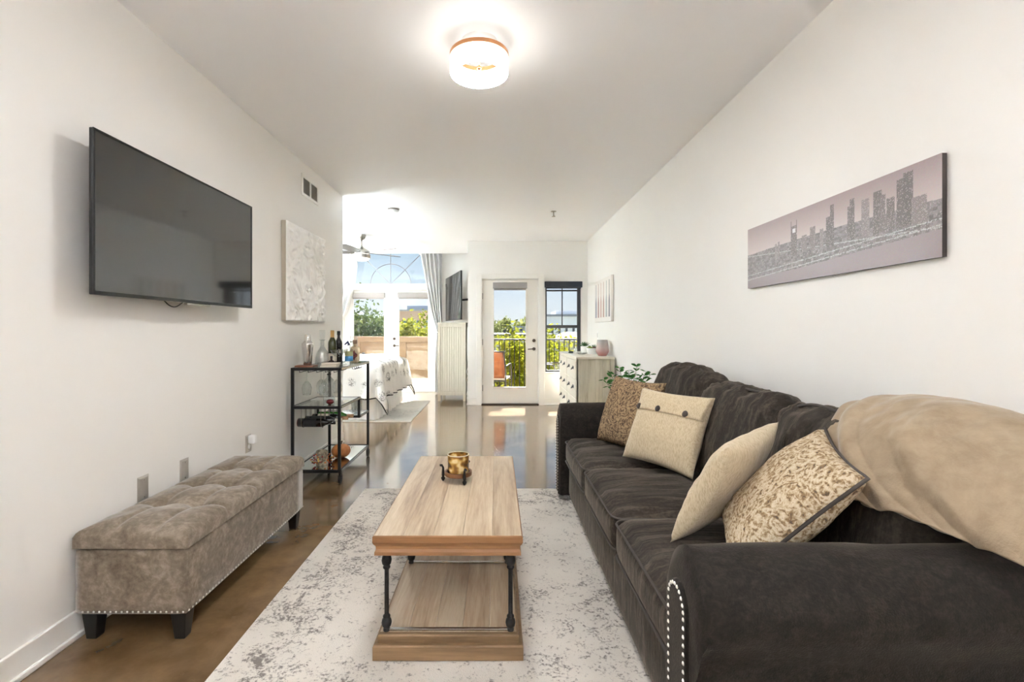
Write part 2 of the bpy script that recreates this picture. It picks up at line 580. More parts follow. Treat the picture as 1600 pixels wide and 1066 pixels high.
        if smooth:
            me.polygons.foreach_set('use_smooth', [True] * len(me.polygons))
            if angle:
                try:
                    me.set_sharp_from_angle(angle=math.radians(angle))
                except Exception:
                    pass
        o = bpy.data.objects.new(name, me)
        COL.objects.link(o)
        me.materials.append(MAT[mat] if isinstance(mat, str) else mat)
        w = Vector(org)
        if parent is not None:
            o.parent = parent
            w = w - world_loc(parent)
        o.location = w
        if bevel:
            md = o.modifiers.new('bevel', 'BEVEL'); md.width = bevel; md.segments = seg; md.limit_method = 'ANGLE'
        if solid:
            md = o.modifiers.new('solid', 'SOLIDIFY'); md.thickness = solid; md.offset = 0
        if sub:
            md = o.modifiers.new('sub', 'SUBSURF'); md.levels = sub; md.render_levels = sub
        if kind:
            o['kind'] = kind
        if label:
            o['label'] = label
        return o


def world_loc(o):
    w = Vector((0, 0, 0))
    while o is not None:
        w += o.location
        o = o.parent
    return w


def tag(o, label, cat, group=None):
    o['label'] = label
    o['category'] = cat
    if group:
        o['group'] = group
    return o


def thing(name, label, cat, loc=(0, 0, 0), group=None):
    o = bpy.data.objects.new(name, None)
    o.empty_display_size = 0.1
    COL.objects.link(o)
    o.location = loc
    return tag(o, label, cat, group)


def struct(name, mb, mat, parent=None, **kw):
    o = mb.build(name, mat, parent, **kw)
    if parent is None:
        o['kind'] = 'structure'
    return o


def sroot(name, loc):
    o = bpy.data.objects.new(name, None)
    COL.objects.link(o)
    o.location = loc
    o['kind'] = 'structure'
    return o


def dup(root, loc, rotz=0.0, label=None):
    r = root.copy(); COL.objects.link(r); r.location = loc; r.rotation_euler = (0, 0, rotz)
    if label:
        r['label'] = label
    for ch in list(root.children):
        c = ch.copy(); COL.objects.link(c); c.parent = r
        for g in list(ch.children):
            d = g.copy(); COL.objects.link(d); d.parent = c
    return r


def bezier(pts, n=8):
    """Catmull-Rom through pts"""
    P = [Vector(p) for p in pts]
    P = [P[0] * 2 - P[1]] + P + [P[-1] * 2 - P[-2]]
    out = []
    for i in range(1, len(P) - 2):
        for k in range(n):
            t = k / n
            a, b, c, d = P[i - 1], P[i], P[i + 1], P[i + 2]
            out.append(0.5 * ((2 * b) + (c - a) * t + (2 * a - 5 * b + 4 * c - d) * t * t + (3 * b - a - 3 * c + d) * t ** 3))
    out.append(P[-2])
    return out


# ------------------------------------------------------------------ room shell
XL, XR, YD, YB, H = -1.715, 1.52, 8.075, 9.75, 2.74
XBL = -5.2          # far left wall of the bedroom
YF = -3.2           # wall behind the camera

struct('floor', MB().box(XBL - .2, XR + .2, YF - .2, YD + .2, -.15, 0).box(XBL - .2, -.48, YD + .2, YB + .2, -.15, 0), 'floor')
struct('ceiling', MB().box(XBL - .2, XR + .2, YF - .2, YD + .2, H, H + .15).box(XBL - .2, -.28, YD + .2, 9.40, H, H + .15), 'ceiling')
struct('ceiling_recess', MB().box(XBL, -.28, 9.3, YB + .2, 3.25, 3.35).box(XBL, -.28, 9.30, 9.40, H + .15, 3.25), 'ceiling')
struct('wall_left', MB().box(XL - .15, XL, YF, 5.385, 0, H), 'wall')
struct('wall_right', MB().box(XR, XR + .15, YF, YD, 0, H), 'wall')
struct('wall_behind_camera', MB().box(XL - .15, XR + .15, YF - .15, YF, 0, H), 'wall')
struct('wall_bedroom_near', MB().box(XBL, XL - .15, 5.235, 5.385, 0, H), 'wall')
struct('wall_bedroom_left', MB().box(XBL - .15, XBL, 5.235, YB, 0, 3.25), 'wall')
# door wall with its door and window openings
DX0, DX1, DZ1 = -0.255, 0.705, 2.11
WX0, WX1, WZ0, WZ1 = 0.815, 1.415, 0.545, 2.055
m = MB()
m.box(-.48, DX0, YD, YD + .2, 0, H).box(DX0, DX1, YD, YD + .2, DZ1, H).box(DX1, WX0, YD, YD + .2, 0, H)
m.box(WX0, WX1, YD, YD + .2, 0, WZ0).box(WX0, WX1, YD, YD + .2, WZ1, H).box(WX1, XR + .15, YD, YD + .2, 0, H)
struct('wall_door_side', m, 'wall')
struct('wall_return', MB().box(-.48, -.28, YD + .2, YB + .2, 0, 3.25), 'wall')
# bedroom back wall with french door opening and half-round fanlight
FXC, FXL, FXR, FZ = -2.148, -3.10, -1.196, 2.18
AR = 0.90
m = MB()
m.box(XBL, FXL, YB, YB + .2, 0, 3.25).box(FXR, -.48, YB, YB + .2, 0, 3.25)
nseg = 28
xs = [FXL + (FXR - FXL) * i / nseg for i in range(nseg + 1)]


def arch(x, r=AR):
    d = abs(x - FXC)
    return FZ + (math.sqrt(max(r * r - d * d, 0)) if d < r else 0)


for i in range(nseg):
    a, b = xs[i], xs[i + 1]
    m.add([(a, YB, arch(a)), (b, YB, arch(b)), (b, YB, 3.25), (a, YB, 3.25), (a, YB + .2, arch(a)), (b, YB + .2, arch(b)), (b, YB + .2, 3.25), (a, YB + .2, 3.25)],
          [(0, 1, 2, 3), (7, 6, 5, 4), (0, 4, 5, 1), (3, 2, 6, 7)])
struct('wall_bedroom_back', m, 'wall')


def baseboard(name, segs):
    mb = MB()
    for (x0, y0, x1, y1, nx, ny) in segs:   # wall line and inward normal
        for t, z0, z1 in ((.014, 0, .112), (.024, 0, .022)):
            xa, xb = sorted((x0, x1)); ya, yb = sorted((y0, y1))
            if nx:
                xa, xb = sorted((x0, x0 + nx * t))
            if ny:
                ya, yb = sorted((y0, y0 + ny * t))
            mb.box(xa, xb, ya, yb, z0, z1)
    return struct(name, mb, 'trim', bevel=.004)


baseboard('baseboard_left', [(XL, YF, XL, 5.385, 1, 0)])
baseboard('baseboard_right', [(XR, YF, XR, YD, -1, 0)])
baseboard('baseboard_back', [(-.48, YD, -.335, YD, 0, -1), (.80, YD, XR, YD, 0, -1), (-.48, YD - .02, -.48, YB, -1, 0)])
baseboard('baseboard_bedroom', [(XBL, YB, FXL - .1, YB, 0, -1), (FXR + .1, YB, -.48, YB, 0, -1)])

# casing round the balcony door
m = MB().box(-.335, DX0, YD - .018, YD, 0, DZ1 + .08).box(DX1, .80, YD - .018, YD, 0, DZ1 + .08).box(DX0, DX1, YD - .018, YD, DZ1, DZ1 + .08)
m.box(DX0 - .002, DX0 + .012, YD, YD + .14, 0, DZ1).box(DX1 - .012, DX1 + .002, YD, YD + .14, 0, DZ1).box(DX0, DX1, YD, YD + .14, DZ1 - .012, DZ1)
struct('trim_1', m, 'trim', bevel=.003)


def glazed_door(name, x0, x1, z0, z1, y, gx0, gx1, gz0, gz1, handle_x, lever_dir, hinge_x, mat):
    root = sroot(name, ((x0 + x1) / 2, y, 0))
    t = .045
    mb = MB()
    mb.box(x0, gx0, y, y + t, z0, z1).box(gx1, x1, y, y + t, z0, z1).box(gx0, gx1, y, y + t, z0, gz0).box(gx0, gx1, y, y + t, gz1, z1)
    mb.build('slab', mat, root, bevel=.002)
    w = .026
    mb = MB()
    for (a, b, c, d) in ((gx0 - w, gx0 + .004, gz0 - w, gz1 + w), (gx1 - .004, gx1 + w, gz0 - w, gz1 + w), (gx0, gx1, gz0 - w, gz0 + .004), (gx0, gx1, gz1 - .004, gz1 + w)):
        mb.box(a, b, y - .012, y, c, d)
    mb.build('glazing_frame', mat, root, bevel=.004)
    MB().box(gx0, gx1, y + .018, y + .024, gz0, gz1).build('pane', 'pane', root)
    if hinge_x is not None:
        for hz in (.28, 1.05, 1.82):
            MB().lathe((hinge_x, y - .006, hz - .05), [(.007, 0), (.007, .1)], 10).build('hinge', 'nickel', root)
    if handle_x is not None:
        MB().lathe((handle_x, y, 1.075), [(.0, -.022), (.016, -.022), (.028, -.012), (.028, 0)], 20, 'Y').build('deadbolt', 'bronze', root, smooth=True, angle=40)
        hd = MB().lathe((handle_x, y, .935), [(.0, -.012), (.02, -.012), (.028, -.006), (.028, 0)], 20, 'Y').build('handle', 'bronze', root, smooth=True, angle=40)
        MB().tube(bezier([(handle_x, y - .01, .935), (handle_x, y - .05, .935), (handle_x + lever_dir * .03, y - .055, .936), (handle_x + lever_dir * .105, y - .05, .93)], 6), .0085, 8).build('lever', 'bronze', hd, smooth=True)
    return root


d1 = glazed_door('door_1', -.24, .69, .02, 2.095, YD + .03, -.05, .49, .295, 2.03, .625, -1, -.235, 'door')
MB().box(DX0, DX1, YD - .01, YD + .16, 0, .018).build('threshold', 'bronze', d1, bevel=.003)
d2 = glazed_door('door_2', -3.075, -2.152, .02, 2.06, YB + .03, -2.90, -2.275, .27, 1.99, None, 1, None, 'trim')
d3 = glazed_door('door_3', -2.144, -1.221, .02, 2.06, YB + .03, -1.975, -1.385, .27, 1.99, -2.07, 1, None, 'trim')
struct('trim_2', MB().box(-3.10, -3.075, YB - .015, YB + .1, 0, 2.06).box(-1.221, -1.196, YB - .015, YB + .1, 0, 2.06).box(-3.18, -3.10, YB - .018, YB, 0, FZ).box(-1.196, -1.116, YB - .018, YB, 0, FZ)
       .box(-3.18, -1.116, YB - .03, YB + .12, 2.06, 2.12).box(-3.20, -1.096, YB - .045, YB + .12, 2.12, FZ).box(-3.1, -1.196, YB - .01, YB + .2, 0, .02), 'trim', bevel=.004)

# fanlight
f = sroot('window_2', (FXC, YB + .06, FZ))


def arc_pts(r, y, a0=0, a1=PI, n=28):
    return [(FXC + r * math.cos(a0 + (a1 - a0) * i / n), y, FZ + r * math.sin(a0 + (a1 - a0) * i / n)) for i in range(n + 1)]


MB().tube(arc_pts(.865, YB + .06), .03, 6).build('frame', 'trim', f)
mb = MB()
mb.prism([(p[0], p[2]) for p in arc_pts(.86, 0)], 'Y', YB + .058, YB + .063)
mb.build('pane', 'pane', f)
MB().tube(arc_pts(.41, YB + .05), .009, 6).build('muntin', 'lead', f)
for a in (PI / 4, PI / 2, 3 * PI / 4):
    MB().tube([(FXC, YB + .05, FZ), (FXC + .85 * math.cos(a), YB + .05, FZ + .85 * math.sin(a))], .009, 6).build('muntin', 'lead', f)

# sash window
w1 = sroot('window_1', ((WX0 + WX1) / 2, YD + .08, WZ0))
y0, y1 = YD + .07, YD + .12
mb = MB().box(WX0, WX0 + .03, y0, y1, WZ0, WZ1).box(WX1 - .03, WX1, y0, y1, WZ0, WZ1).box(WX0, WX1, y0, y1, WZ0, WZ0 + .03).box(WX0, WX1, y0, y1, WZ1 - .03, WZ1)
mb.build('frame', 'winframe', w1, bevel=.003)
MB().box(WX0 + .03, WX1 - .03, y0 - .01, y1, 1.285, 1.335).build('meeting_rail', 'winframe', w1, bevel=.003)
MB().box(1.098, 1.114, y0 + .005, y1 - .01, 1.335, WZ1 - .03).build('muntin', 'winframe', w1)
MB().box(WX0 + .03, WX1 - .03, y0 + .005, y1 - .01, 1.905, 1.93).build('sash_rail', 'winframe', w1)
MB().box(WX1 - .055, WX1 - .03, y0, y1, WZ0 + .03, WZ1 - .03).build('sash_stile', 'winframe', w1)
for (a, b, c, d) in ((WX0 + .03, 1.098, 1.335, WZ1 - .03), (1.114, WX1 - .055, 1.335, WZ1 - .03), (WX0 + .03, WX1 - .055, WZ0 + .03, 1.285)):
    MB().box(a, b, y0 + .02, y0 + .025, c, d).build('pane', 'pane', w1)
MB().box(WX0 - .03, WX1 + .02, YD - .03, YD + .07, WZ0 - .025, WZ0).build('sill', 'trim', w1, bevel=.004)


# roller blinds
def blind(name, label, x0, x1, y, z0, z1, mat, drop):
    t = thing(name, label, 'blind', ((x0 + x1) / 2, y, z0))
    MB().box(x0, x1, y - .055, y, z0, z1).build('cassette', mat, t, bevel=.006)
    MB().box(x0 + .02, x1 - .02, y - .022, y - .019, z0 - drop, z0).build('fabric', mat, t)
    MB().box(x0 + .02, x1 - .02, y - .027, y - .014, z0 - drop - .018, z0 - drop).build('bottom_bar', mat, t, bevel=.003)
    return t


blind('roller_blind', 'grey roller blind rolled up on the single balcony door', -.062, .508, YD + .017, 1.945, 2.045, 'blind_grey', .012)
blind('roller_blind', 'dark navy roller blind rolled up over the sash window', .80, 1.425, YD - .002, 1.96, 2.06, 'blind_dark', .0)
blind('roller_blind', 'grey roller blind on the french door leaf beside the bed', -2.93, -2.255, YB + .017, 1.905, 2.005, 'blind_grey', .01)
blind('roller_blind', 'grey roller blind on the french door leaf with the handle', -1.995, -1.35, YB + .017, 1.905, 2.005, 'blind_grey', .01)

# ------------------------------------------------------------------ lamps and added fill lights
def emit(name, col, strength):
    t = NT(name)
    t.t.nodes.remove(t.b)
    em = t.n('ShaderNodeEmission', Color=col, Strength=strength)
    t.l(em.outputs[0], t.o.inputs[0])
    return t.m


MAT['lamp_ring'] = emit('lit_acrylic', (1.0, 0.94, 0.86, 1), LAMP_EMIT)
MAT['lamp_down'] = emit('added_underside_glow', (0.97, 0.97, 0.97, 1), LAMP_DOWN)
MAT['fan_glass'] = emit('lit_frosted_glass', (1.0, 0.95, 0.88, 1), 2.0)


def ring_lamp(x, y, label):
    t = thing('ceiling_lamp', label, 'ceiling lamp', (x, y, H))
    MB().lathe((x, y, 0), [(.117, 2.576), (.149, 2.576), (.150, 2.58), (.150, 2.655), (.117, 2.655), (.117, 2.576)], 48, cap=False).build('shade_ring', 'lamp_ring', t, smooth=True, angle=40)
    MB().lathe((x, y, 0), [(.119, 2.5755), (.148, 2.5755), (.148, 2.574), (.119, 2.574), (.119, 2.5755)], 48, cap=False).build('added_glow_ring', 'lamp_down', t)  # extra glowing ring added under the lamp to brighten floor and furniture
    MB().lathe((x, y, 0), [(.116, 2.656), (.152, 2.656), (.152, 2.676), (.116, 2.676), (.116, 2.656)], 48, cap=False).build('metal_band', 'copper', t, smooth=True, angle=40)
    MB().lathe((x, y, 0), [(.0, 2.715), (.09, 2.716), (.095, 2.725), (.095, 2.74)], 32).build('canopy', 'white', t, smooth=True, angle=40)
    MB().lathe((x, y, 0), [(.006, 2.60), (.006, 2.72)], 10).lathe((x, y, 0), [(.0, 2.597), (.012, 2.6), (.012, 2.612), (.0, 2.615)], 10).build('stem', 'copper', t, smooth=True)
    mb = MB()
    for k in range(3):
        a = k * 2 * PI / 3 + PI / 6
        mb.tube([(x, y, 2.666), (x + .12 * math.cos(a), y + .12 * math.sin(a), 2.666)], .005, 6)
    mb.build('spider', 'copper', t)
    return t


ring_lamp(-.09, 2.50, 'lit ring-shaped ceiling lamp with copper band above the coffee table')
MAT['fill_rear'] = emit('fill_rear_glow', (0.92, 0.95, 1.0, 1), FILL_REAR)
MAT['fill_corner'] = emit('fill_corner_glow', (0.80, 0.92, 1.0, 1), FILL_CORNER)
MAT['fill_bedroom'] = emit('fill_bedroom_glow', (0.80, 0.92, 1.0, 1), FILL_BEDROOM)


def fill_uplight(x, y, label, fill_glow):  # fill lights added out of view to brighten the rooms
    t = thing('added_fill_light', label, 'added fill light', (x, y, 0), 'added fill uplights')
    MB().lathe((x, y, 0), [(.0, 0), (.14, 0), (.14, .012), (.03, .03), (.0, .032)], 28).build('base', 'nickel', t, smooth=True, angle=40)
    MB().lathe((x, y, 0), [(.012, .02), (.012, 1.66)], 12).build('pole', 'nickel', t, smooth=True)
    MB().lathe((x, y, 0), [(.0, 1.65), (.05, 1.66), (.14, 1.72), (.17, 1.78), (.165, 1.78), (.135, 1.726), (.05, 1.67), (.0, 1.664)], 28).build('bowl', 'nickel', t, smooth=True)
    MB().lathe((x, y, 0), [(.0, 1.722), (.125, 1.722), (.125, 1.726), (.0, 1.727)], 24).build('fill_glow', fill_glow, t)


fill_uplight(-1.35, -.8, 'added unseen fill uplight behind the viewer by the bench wall', 'fill_rear')
fill_uplight(1.2, -1.2, 'added unseen fill uplight behind the viewer by the sofa wall', 'fill_rear')
fill_uplight(-4.9, 7.2, 'added unseen fill uplight by the bedroom wall beside the headboard', 'fill_bedroom')
fill_uplight(-2.75, 5.85, 'added unseen fill uplight between the bed and the cart wall', 'fill_corner')
fill_uplight(-4.6, 9.2, 'added unseen fill uplight in the corner by the headboard and curtain', 'fill_bedroom')

# ceiling fan with lit bowl
FX, FY = -2.11, 7.55
t = thing('ceiling_fan', 'brushed nickel ceiling fan with light bowl in front of the arched window', 'ceiling fan', (FX, FY, H))
MB().lathe((FX, FY, 0), [(.02, 2.66), (.05, 2.68), (.068, 2.73), (.068, 2.74)], 24).build('canopy', 'steel', t, smooth=True, angle=40)
MB().lathe((FX, FY, 0), [(.012, 2.52), (.012, 2.68)], 12).build('downrod', 'steel', t, smooth=True)
MB().lathe((FX, FY, 0), [(.0, 2.56), (.03, 2.555), (.05, 2.53), (.11, 2.50), (.125, 2.48), (.125, 2.44), (.09, 2.43), (.0, 2.43)], 28).build('motor_housing', 'steel', t, smooth=True, angle=40)
MB().lathe((FX, FY, 0), [(.12, 2.43), (.137, 2.425), (.137, 2.375), (.13, 2.37)], 28, cap=False).build('light_band', 'steel', t, smooth=True, angle=40)
MB().lathe((FX, FY, 0), [(.0, 2.325), (.06, 2.331), (.105, 2.35), (.128, 2.378), (.128, 2.40)], 28, cap=False).build('light_bowl', 'fan_glass', t, smooth=True)
MAT['fanblade'] = plain('silver_fan_blade', rgb(104, 103, 103), 0.4, 0.3)
for k in range(5):
    a = math.radians(42 - 72 * k)
    d = Vector((math.cos(a), math.sin(a), 0)); p = Vector((-d.y, d.x, 0))
    mb = MB()
    top, bot = [], []
    for s in range(9):
        r_ = .11 + .56 * s / 8
        w = .045 + .03 * math.sin(min(1, s / 6) * PI / 2)
        if s == 8:
            w *= .6
        for sg in (-1, 1):
            q = Vector((FX, FY, 2.465)) + d * r_ + p * (w * sg) + Vector((0, 0, sg * w * .22))
            top.append(q + Vector((0, 0, .004))); bot.append(q - Vector((0, 0, .004)))
    fs = []
    for s in range(8):
        b = s * 2
        fs += [(b, b + 1, b + 3, b + 2), (18 + b, 18 + b + 2, 18 + b + 3, 18 + b + 1), (b, b + 2, 18 + b + 2, 18 + b), (b + 1, 18 + b + 1, 18 + b + 3, b + 3)]
    fs += [(0, 18, 19, 1), (16, 17, 35, 34)]
    mb.add(top + bot, fs)
    mb.build('fan_blade', 'fanblade', t)

t = thing('smoke_detector', 'round white smoke detector on the ceiling', 'smoke detector', (-1.27, 5.94, H))
MB().lathe((-1.27, 5.94, 0), [(.0, 2.695), (.05, 2.697), (.066, 2.71), (.068, 2.722)], 28).build('cover', 'white', t, smooth=True, angle=40)
MB().lathe((-1.27, 5.94, 0), [(.062, 2.722), (.062, 2.732), (.07, 2.733), (.07, 2.74)], 28).build('mounting_ring', 'nickel', t, smooth=True, angle=30)
t = thing('fire_sprinkler', 'small metal fire sprinkler head hanging from the ceiling', 'sprinkler', (.714, 6.06, H))
MB().lathe((.714, 6.06, 0), [(.006, 2.68), (.006, 2.735), (.035, 2.737), (.035, 2.74)], 16).build('pipe', 'nickel', t)
MB().lathe((.714, 6.06, 0), [(.0, 2.672), (.022, 2.674), (.022, 2.678), (.0, 2.68)], 16).build('deflector', 'nickel', t)

# ------------------------------------------------------------------ left wall fittings
t = thing('wall_vent', 'white air vent grille high on the wall above the lace canvas', 'vent', (XL, 4.435, 2.44))
m = MB()
for a, b, c, d in ((4.235, 4.262, 2.44, 2.63), (4.608, 4.635, 2.44, 2.63), (4.427, 4.443, 2.46, 2.61), (4.262, 4.608, 2.44, 2.465), (4.262, 4.608, 2.605, 2.63)):
    m.box(XL, XL + .012, a, b, c, d)
m.build('frame', 'trim', t, bevel=.002)
MB().box(XL + .0005, XL + .002, 4.262, 4.608, 2.465, 2.605).build('shade_backing', plain('vent_shadow_grey', rgb(120, 112, 100), .8), t)  # grey sheet holding the shade between the slats in its colour
m0 = None
for (ya, yb) in ((4.264, 4.427), (4.443, 4.606)):
    for k in range(9):
        z = 2.470 + k * .0155
        mb = MB().add([(XL + .002, ya, z + .006), (XL + .010, ya, z), (XL + .010, yb, z), (XL + .002, yb, z + .006), (XL + .002, ya, z + .008), (XL + .010, ya, z + .002), (XL + .010, yb, z + .002), (XL + .002, yb, z + .008)],
                      [(0, 1, 2, 3), (7, 6, 5, 4), (1, 5, 6, 2), (0, 3, 7, 4), (0, 4, 5, 1), (3, 2, 6, 7)])
        mb.build('slat', 'trim', t)


def wall_plate(label, y, z, cat='wall plate', w=.076, h=.122):
    t = thing('wall_plate', label, cat, (XL, y, z - h / 2), 'wall plates behind the bench')
    mb = MB()
    a = [(XL, y - w / 2, z - h / 2), (XL, y + w / 2, z - h / 2), (XL, y + w / 2, z + h / 2), (XL, y - w / 2, z + h / 2)]
    k = .010
    b = [(XL + .006, y - w / 2 + k, z - h / 2 + k), (XL + .006, y + w / 2 - k, z - h / 2 + k), (XL + .006, y + w / 2 - k, z + h / 2 - k), (XL + .006, y - w / 2 + k, z + h / 2 - k)]
    mb.add(a + b, [(0, 1, 5, 4), (1, 2, 6, 5), (2, 3, 7, 6), (3, 0, 4, 7), (4, 5, 6, 7), (3, 2, 1, 0)])
    mb.build('plate', 'plate', t)
    for s in (-1, 1):
        MB().lathe((XL + .006, y, z + s * .042), [(.004, 0), (.003, .0015), (0, .002)], 10, 'X').build('screw', 'chrome', t)
    return t


wall_plate('blank brushed metal wall plate nearest the front end of the bench', 2.343, .483)
wall_plate('blank brushed metal wall plate above the middle of the bench', 2.652, .483)
t = wall_plate('metal outlet plate with plug-in adapter by the far bench end', 3.335, .468)
MB().lathe((XL + .006, 3.335, .448), [(.016, 0), (.016, .003), (0, .003)], 16, 'X').build('socket', 'white', t)
t = tag(MB().rbox((XL + .03, 3.335, .497), (.046, .05, .058), .01, 3).build('plug_adapter', 'white', smooth=True), 'small white plug-in adapter in the wall outlet', 'adapter')

# main TV
TX, TY0, TY1, TZ0, TZ1 = -1.60, 1.914, 3.158, 1.392, 2.056
t = thing('television', 'large flat black television mounted on the wall above the bench', 'television', (TX, (TY0 + TY1) / 2, TZ0))
MB().box(TX - .016, TX - .002, TY0, TY1, TZ0, TZ1).build('casing', 'tvblack', t, bevel=.003)
m = MB()
for a, b, c, d in ((TY0, TY0 + .010, TZ0, TZ1), (TY1 - .010, TY1, TZ0, TZ1), (TY0, TY1, TZ1 - .010, TZ1), (TY0, TY1, TZ0, TZ0 + .016)):
    m.box(TX - .002, TX + .003, a, b, c, d)
m.build('bezel', 'tvblack', t, bevel=.001)
MB().box(TX - .0018, TX, TY0 + .01, TY1 - .01, TZ0 + .016, TZ1 - .01).build('screen', 'screen', t)
MB().box(TX - .07, TX - .016, TY0 + .22, TY1 - .22, TZ0 + .02, TZ1 - .2).build('rear_housing', 'tvblack', t, bevel=.01)
MB().box(XL + .001, TX - .07, 2.42, 2.66, 1.55, 1.9).build('wall_bracket', 'blackmetal', t, bevel=.003)
MB().box(TX - .02, TX + .001, 2.50, 2.70, TZ0 - .012, TZ0).build('sensor_bar', 'steel', t, bevel=.002)
MB().tube(bezier([(TX - .012, 2.33, TZ0 + .01), (TX - .012, 2.38, TZ0 - .02), (TX - .012, 2.43, TZ0 - .024), (TX - .012, 2.49, TZ0 + .005)], 6), .003, 6).build('cable', 'tvblack', t, smooth=True)

# lace canvas
def lace_face():
    Y0, Y1, Z0, Z1 = 3.844, 4.70, 1.325, 2.13
    yc, zc = (Y0 + Y1) / 2, (Z0 + Z1) / 2

    def fn(i, j):
        y, z = Y0 + (Y1 - Y0) * i, Z0 + (Z1 - Z0) * j
        d = abs(y - yc) / .43 + abs(z - zc) / .40
        n_ = mnoise.noise(Vector((abs(y - yc) * 5, z * 5, 2))) + .5 * mnoise.noise(Vector((abs(y - yc) * 12, z * 12, 5)))
        h = abs(((n_ * 2.4) % 1.0) - .5) * 2
        m_ = min(1, max(0, (abs(d - .88) - .07) / .02))
        e_ = min(1, max(0, (min(y - Y0, Y1 - y, z - Z0, Z1 - z)) / .01))
        return (-1.6765 + (.0015 + .020 * h * m_) * e_, y, z)
    return MB().grid(fn, 190, 180)


t = thing('canvas_art', 'square white canvas with embossed lace diamond pattern above the bar cart', 'wall art', (-1.69, 4.272, 1.325))
MB().box(XL + .001, -1.677, 3.846, 4.698, 1.328, 2.127).build('stretcher', plain('canvas_side', rgb(188, 178, 162), .7), t, bevel=.003)
lace_face().build('embossed_face', plain('pearl_white', rgb(244, 243, 240), .32), t, smooth=True)

# ------------------------------------------------------------------ right wall art
def skyline_canvas():
    NY, NZ = 560, 150
    W_, H_ = 1.258, .351
    rng = np.random.default_rng(3)
    u = np.linspace(0, 1, NY + 1); v = np.linspace(0, 1, NZ + 1)     # u=0 far end (left in view)
    U, V = np.meshgrid(u, v)
    img = np.zeros((NZ + 1, NY + 1, 3))
    sky0, sky1 = np.array([158, 142, 142.]), np.array([206, 194, 192.])
    hor = .56 + .03 * np.sin(u * 3.0)
    k = np.clip((V - .5) / .5, 0, 1)[..., None]
    img[:] = sky1 * (1 - k) + sky0 * k
    # city carpet
    lowm = V < hor[None, :]
    nz = rng.random((NZ + 1, NY + 1))
    blk = rng.random((NZ // 5 + 2, NY // 7 + 2))
    blkf = np.kron(blk, np.ones((5, 7)))[:NZ + 1, :NY + 1]
    city = 96 + 40 * blkf + 30 * nz
    lights = nz > .98
    city[lights] = 222
    img[lowm] = (city[..., None] * np.array([1, .95, .95]))[lowm]
    # river and roads in the lower part
    riv = (V < .20 + .16 * (U - .55)) | ((V < .17) & (U < .62))
    img[riv] = np.stack([150 + 22 * V[riv], 138 + 22 * V[riv], 140 + 22 * V[riv]], -1)
    for c0, sl in ((.30, .16), (.235, .17), (.40, -.25)):
        road = np.abs(V - (c0 + sl * (U - .55))) < .007
        rm = road & (nz > .35)
        img[rm] = 196
    # towers: centre, width, top height, darkness
    T = [(.355, .040, .80, 100), (.47, .030, .70, 112), (.56, .034, .76, 96), (.575, .018, .90, 92), (.66, .020, .80, 98), (.672, .022, .88, 92), (.73, .034, .82, 122), (.78, .035, .86, 94),
         (.80, .022, .80, 104), (.83, .03, .74, 100), (.875, .045, .90, 96), (.892, .034, .945, 92), (.23, .016, .62, 128), (.25, .012, .64, 122), (.93, .05, .66, 120), (.42, .03, .62, 118), (.52, .02, .63, 124)]
    for c0, w, top, dk in T:
        mk = (np.abs(U - c0) < w / 2) & (V < top) & (V > .38)
        px = dk + 22 * nz + 16 * ((np.floor(U * 280) + np.floor(V * 75)) % 2)
        px[(nz > .93)] = 205
        img[mk] = (px[..., None] * np.array([1, .94, .93]))[mk]
    for c0 in (.337, .373):
        mk = (np.abs(U - c0) < .002) & (V > .75) & (V < .87)
        img[mk] = [104, 96, 96]
    cr_ = (np.abs(U - .355) < .010) & (V > .70) & (V < .76)
    img[cr_] = 214
    # even random grain over the whole print
    img += rng.normal(0, 3, img.shape)
    img = np.clip(img, 0, 255) / 255
    c = np.where(img <= .04045, img / 12.92, ((img + .055) / 1.055) ** 2.4)
    Y0, Y1, Z0 = 2.885, 1.627, 1.497
    X = 1.500
    mb = MB()
    vs = np.stack([np.full(U.shape, X), Y0 + (Y1 - Y0) * U, Z0 + H_ * V], -1).reshape(-1, 3)
    n1 = NY + 1
    fs = [(j * n1 + i, j * n1 + i + 1, (j + 1) * n1 + i + 1, (j + 1) * n1 + i) for j in range(NZ) for i in range(NY)]
    mb.v = [tuple(p) for p in vs]; mb.f = fs
    t = NT('skyline_print')
    at = t.n('ShaderNodeAttribute', _attribute_name='print')
    t.set(col=at.outputs['Color'], rough=.36, spec=.5)
    root = thing('skyline_canvas', 'long canvas with a dusk city skyline photograph above the sofa', 'wall art', (X, (Y0 + Y1) / 2, Z0))
    o = mb.build('print', t.m, root)
    ca = o.data.color_attributes.new('print', 'FLOAT_COLOR', 'POINT')
    rgba = np.concatenate([c.reshape(-1, 3), np.ones((c.shape[0] * c.shape[1], 1))], 1)
    ca.data.foreach_set('color', rgba.reshape(-1))
    # wrapped edges
    MB().box(X + .0008, XR - .003, Y1 + .0005, Y0 - .0005, Z0 + .0005, Z0 + H_ - .0005).build('wrapped_edge', plain('canvas_edge_dark', rgb(64, 56, 54), .7), root)


skyline_canvas()

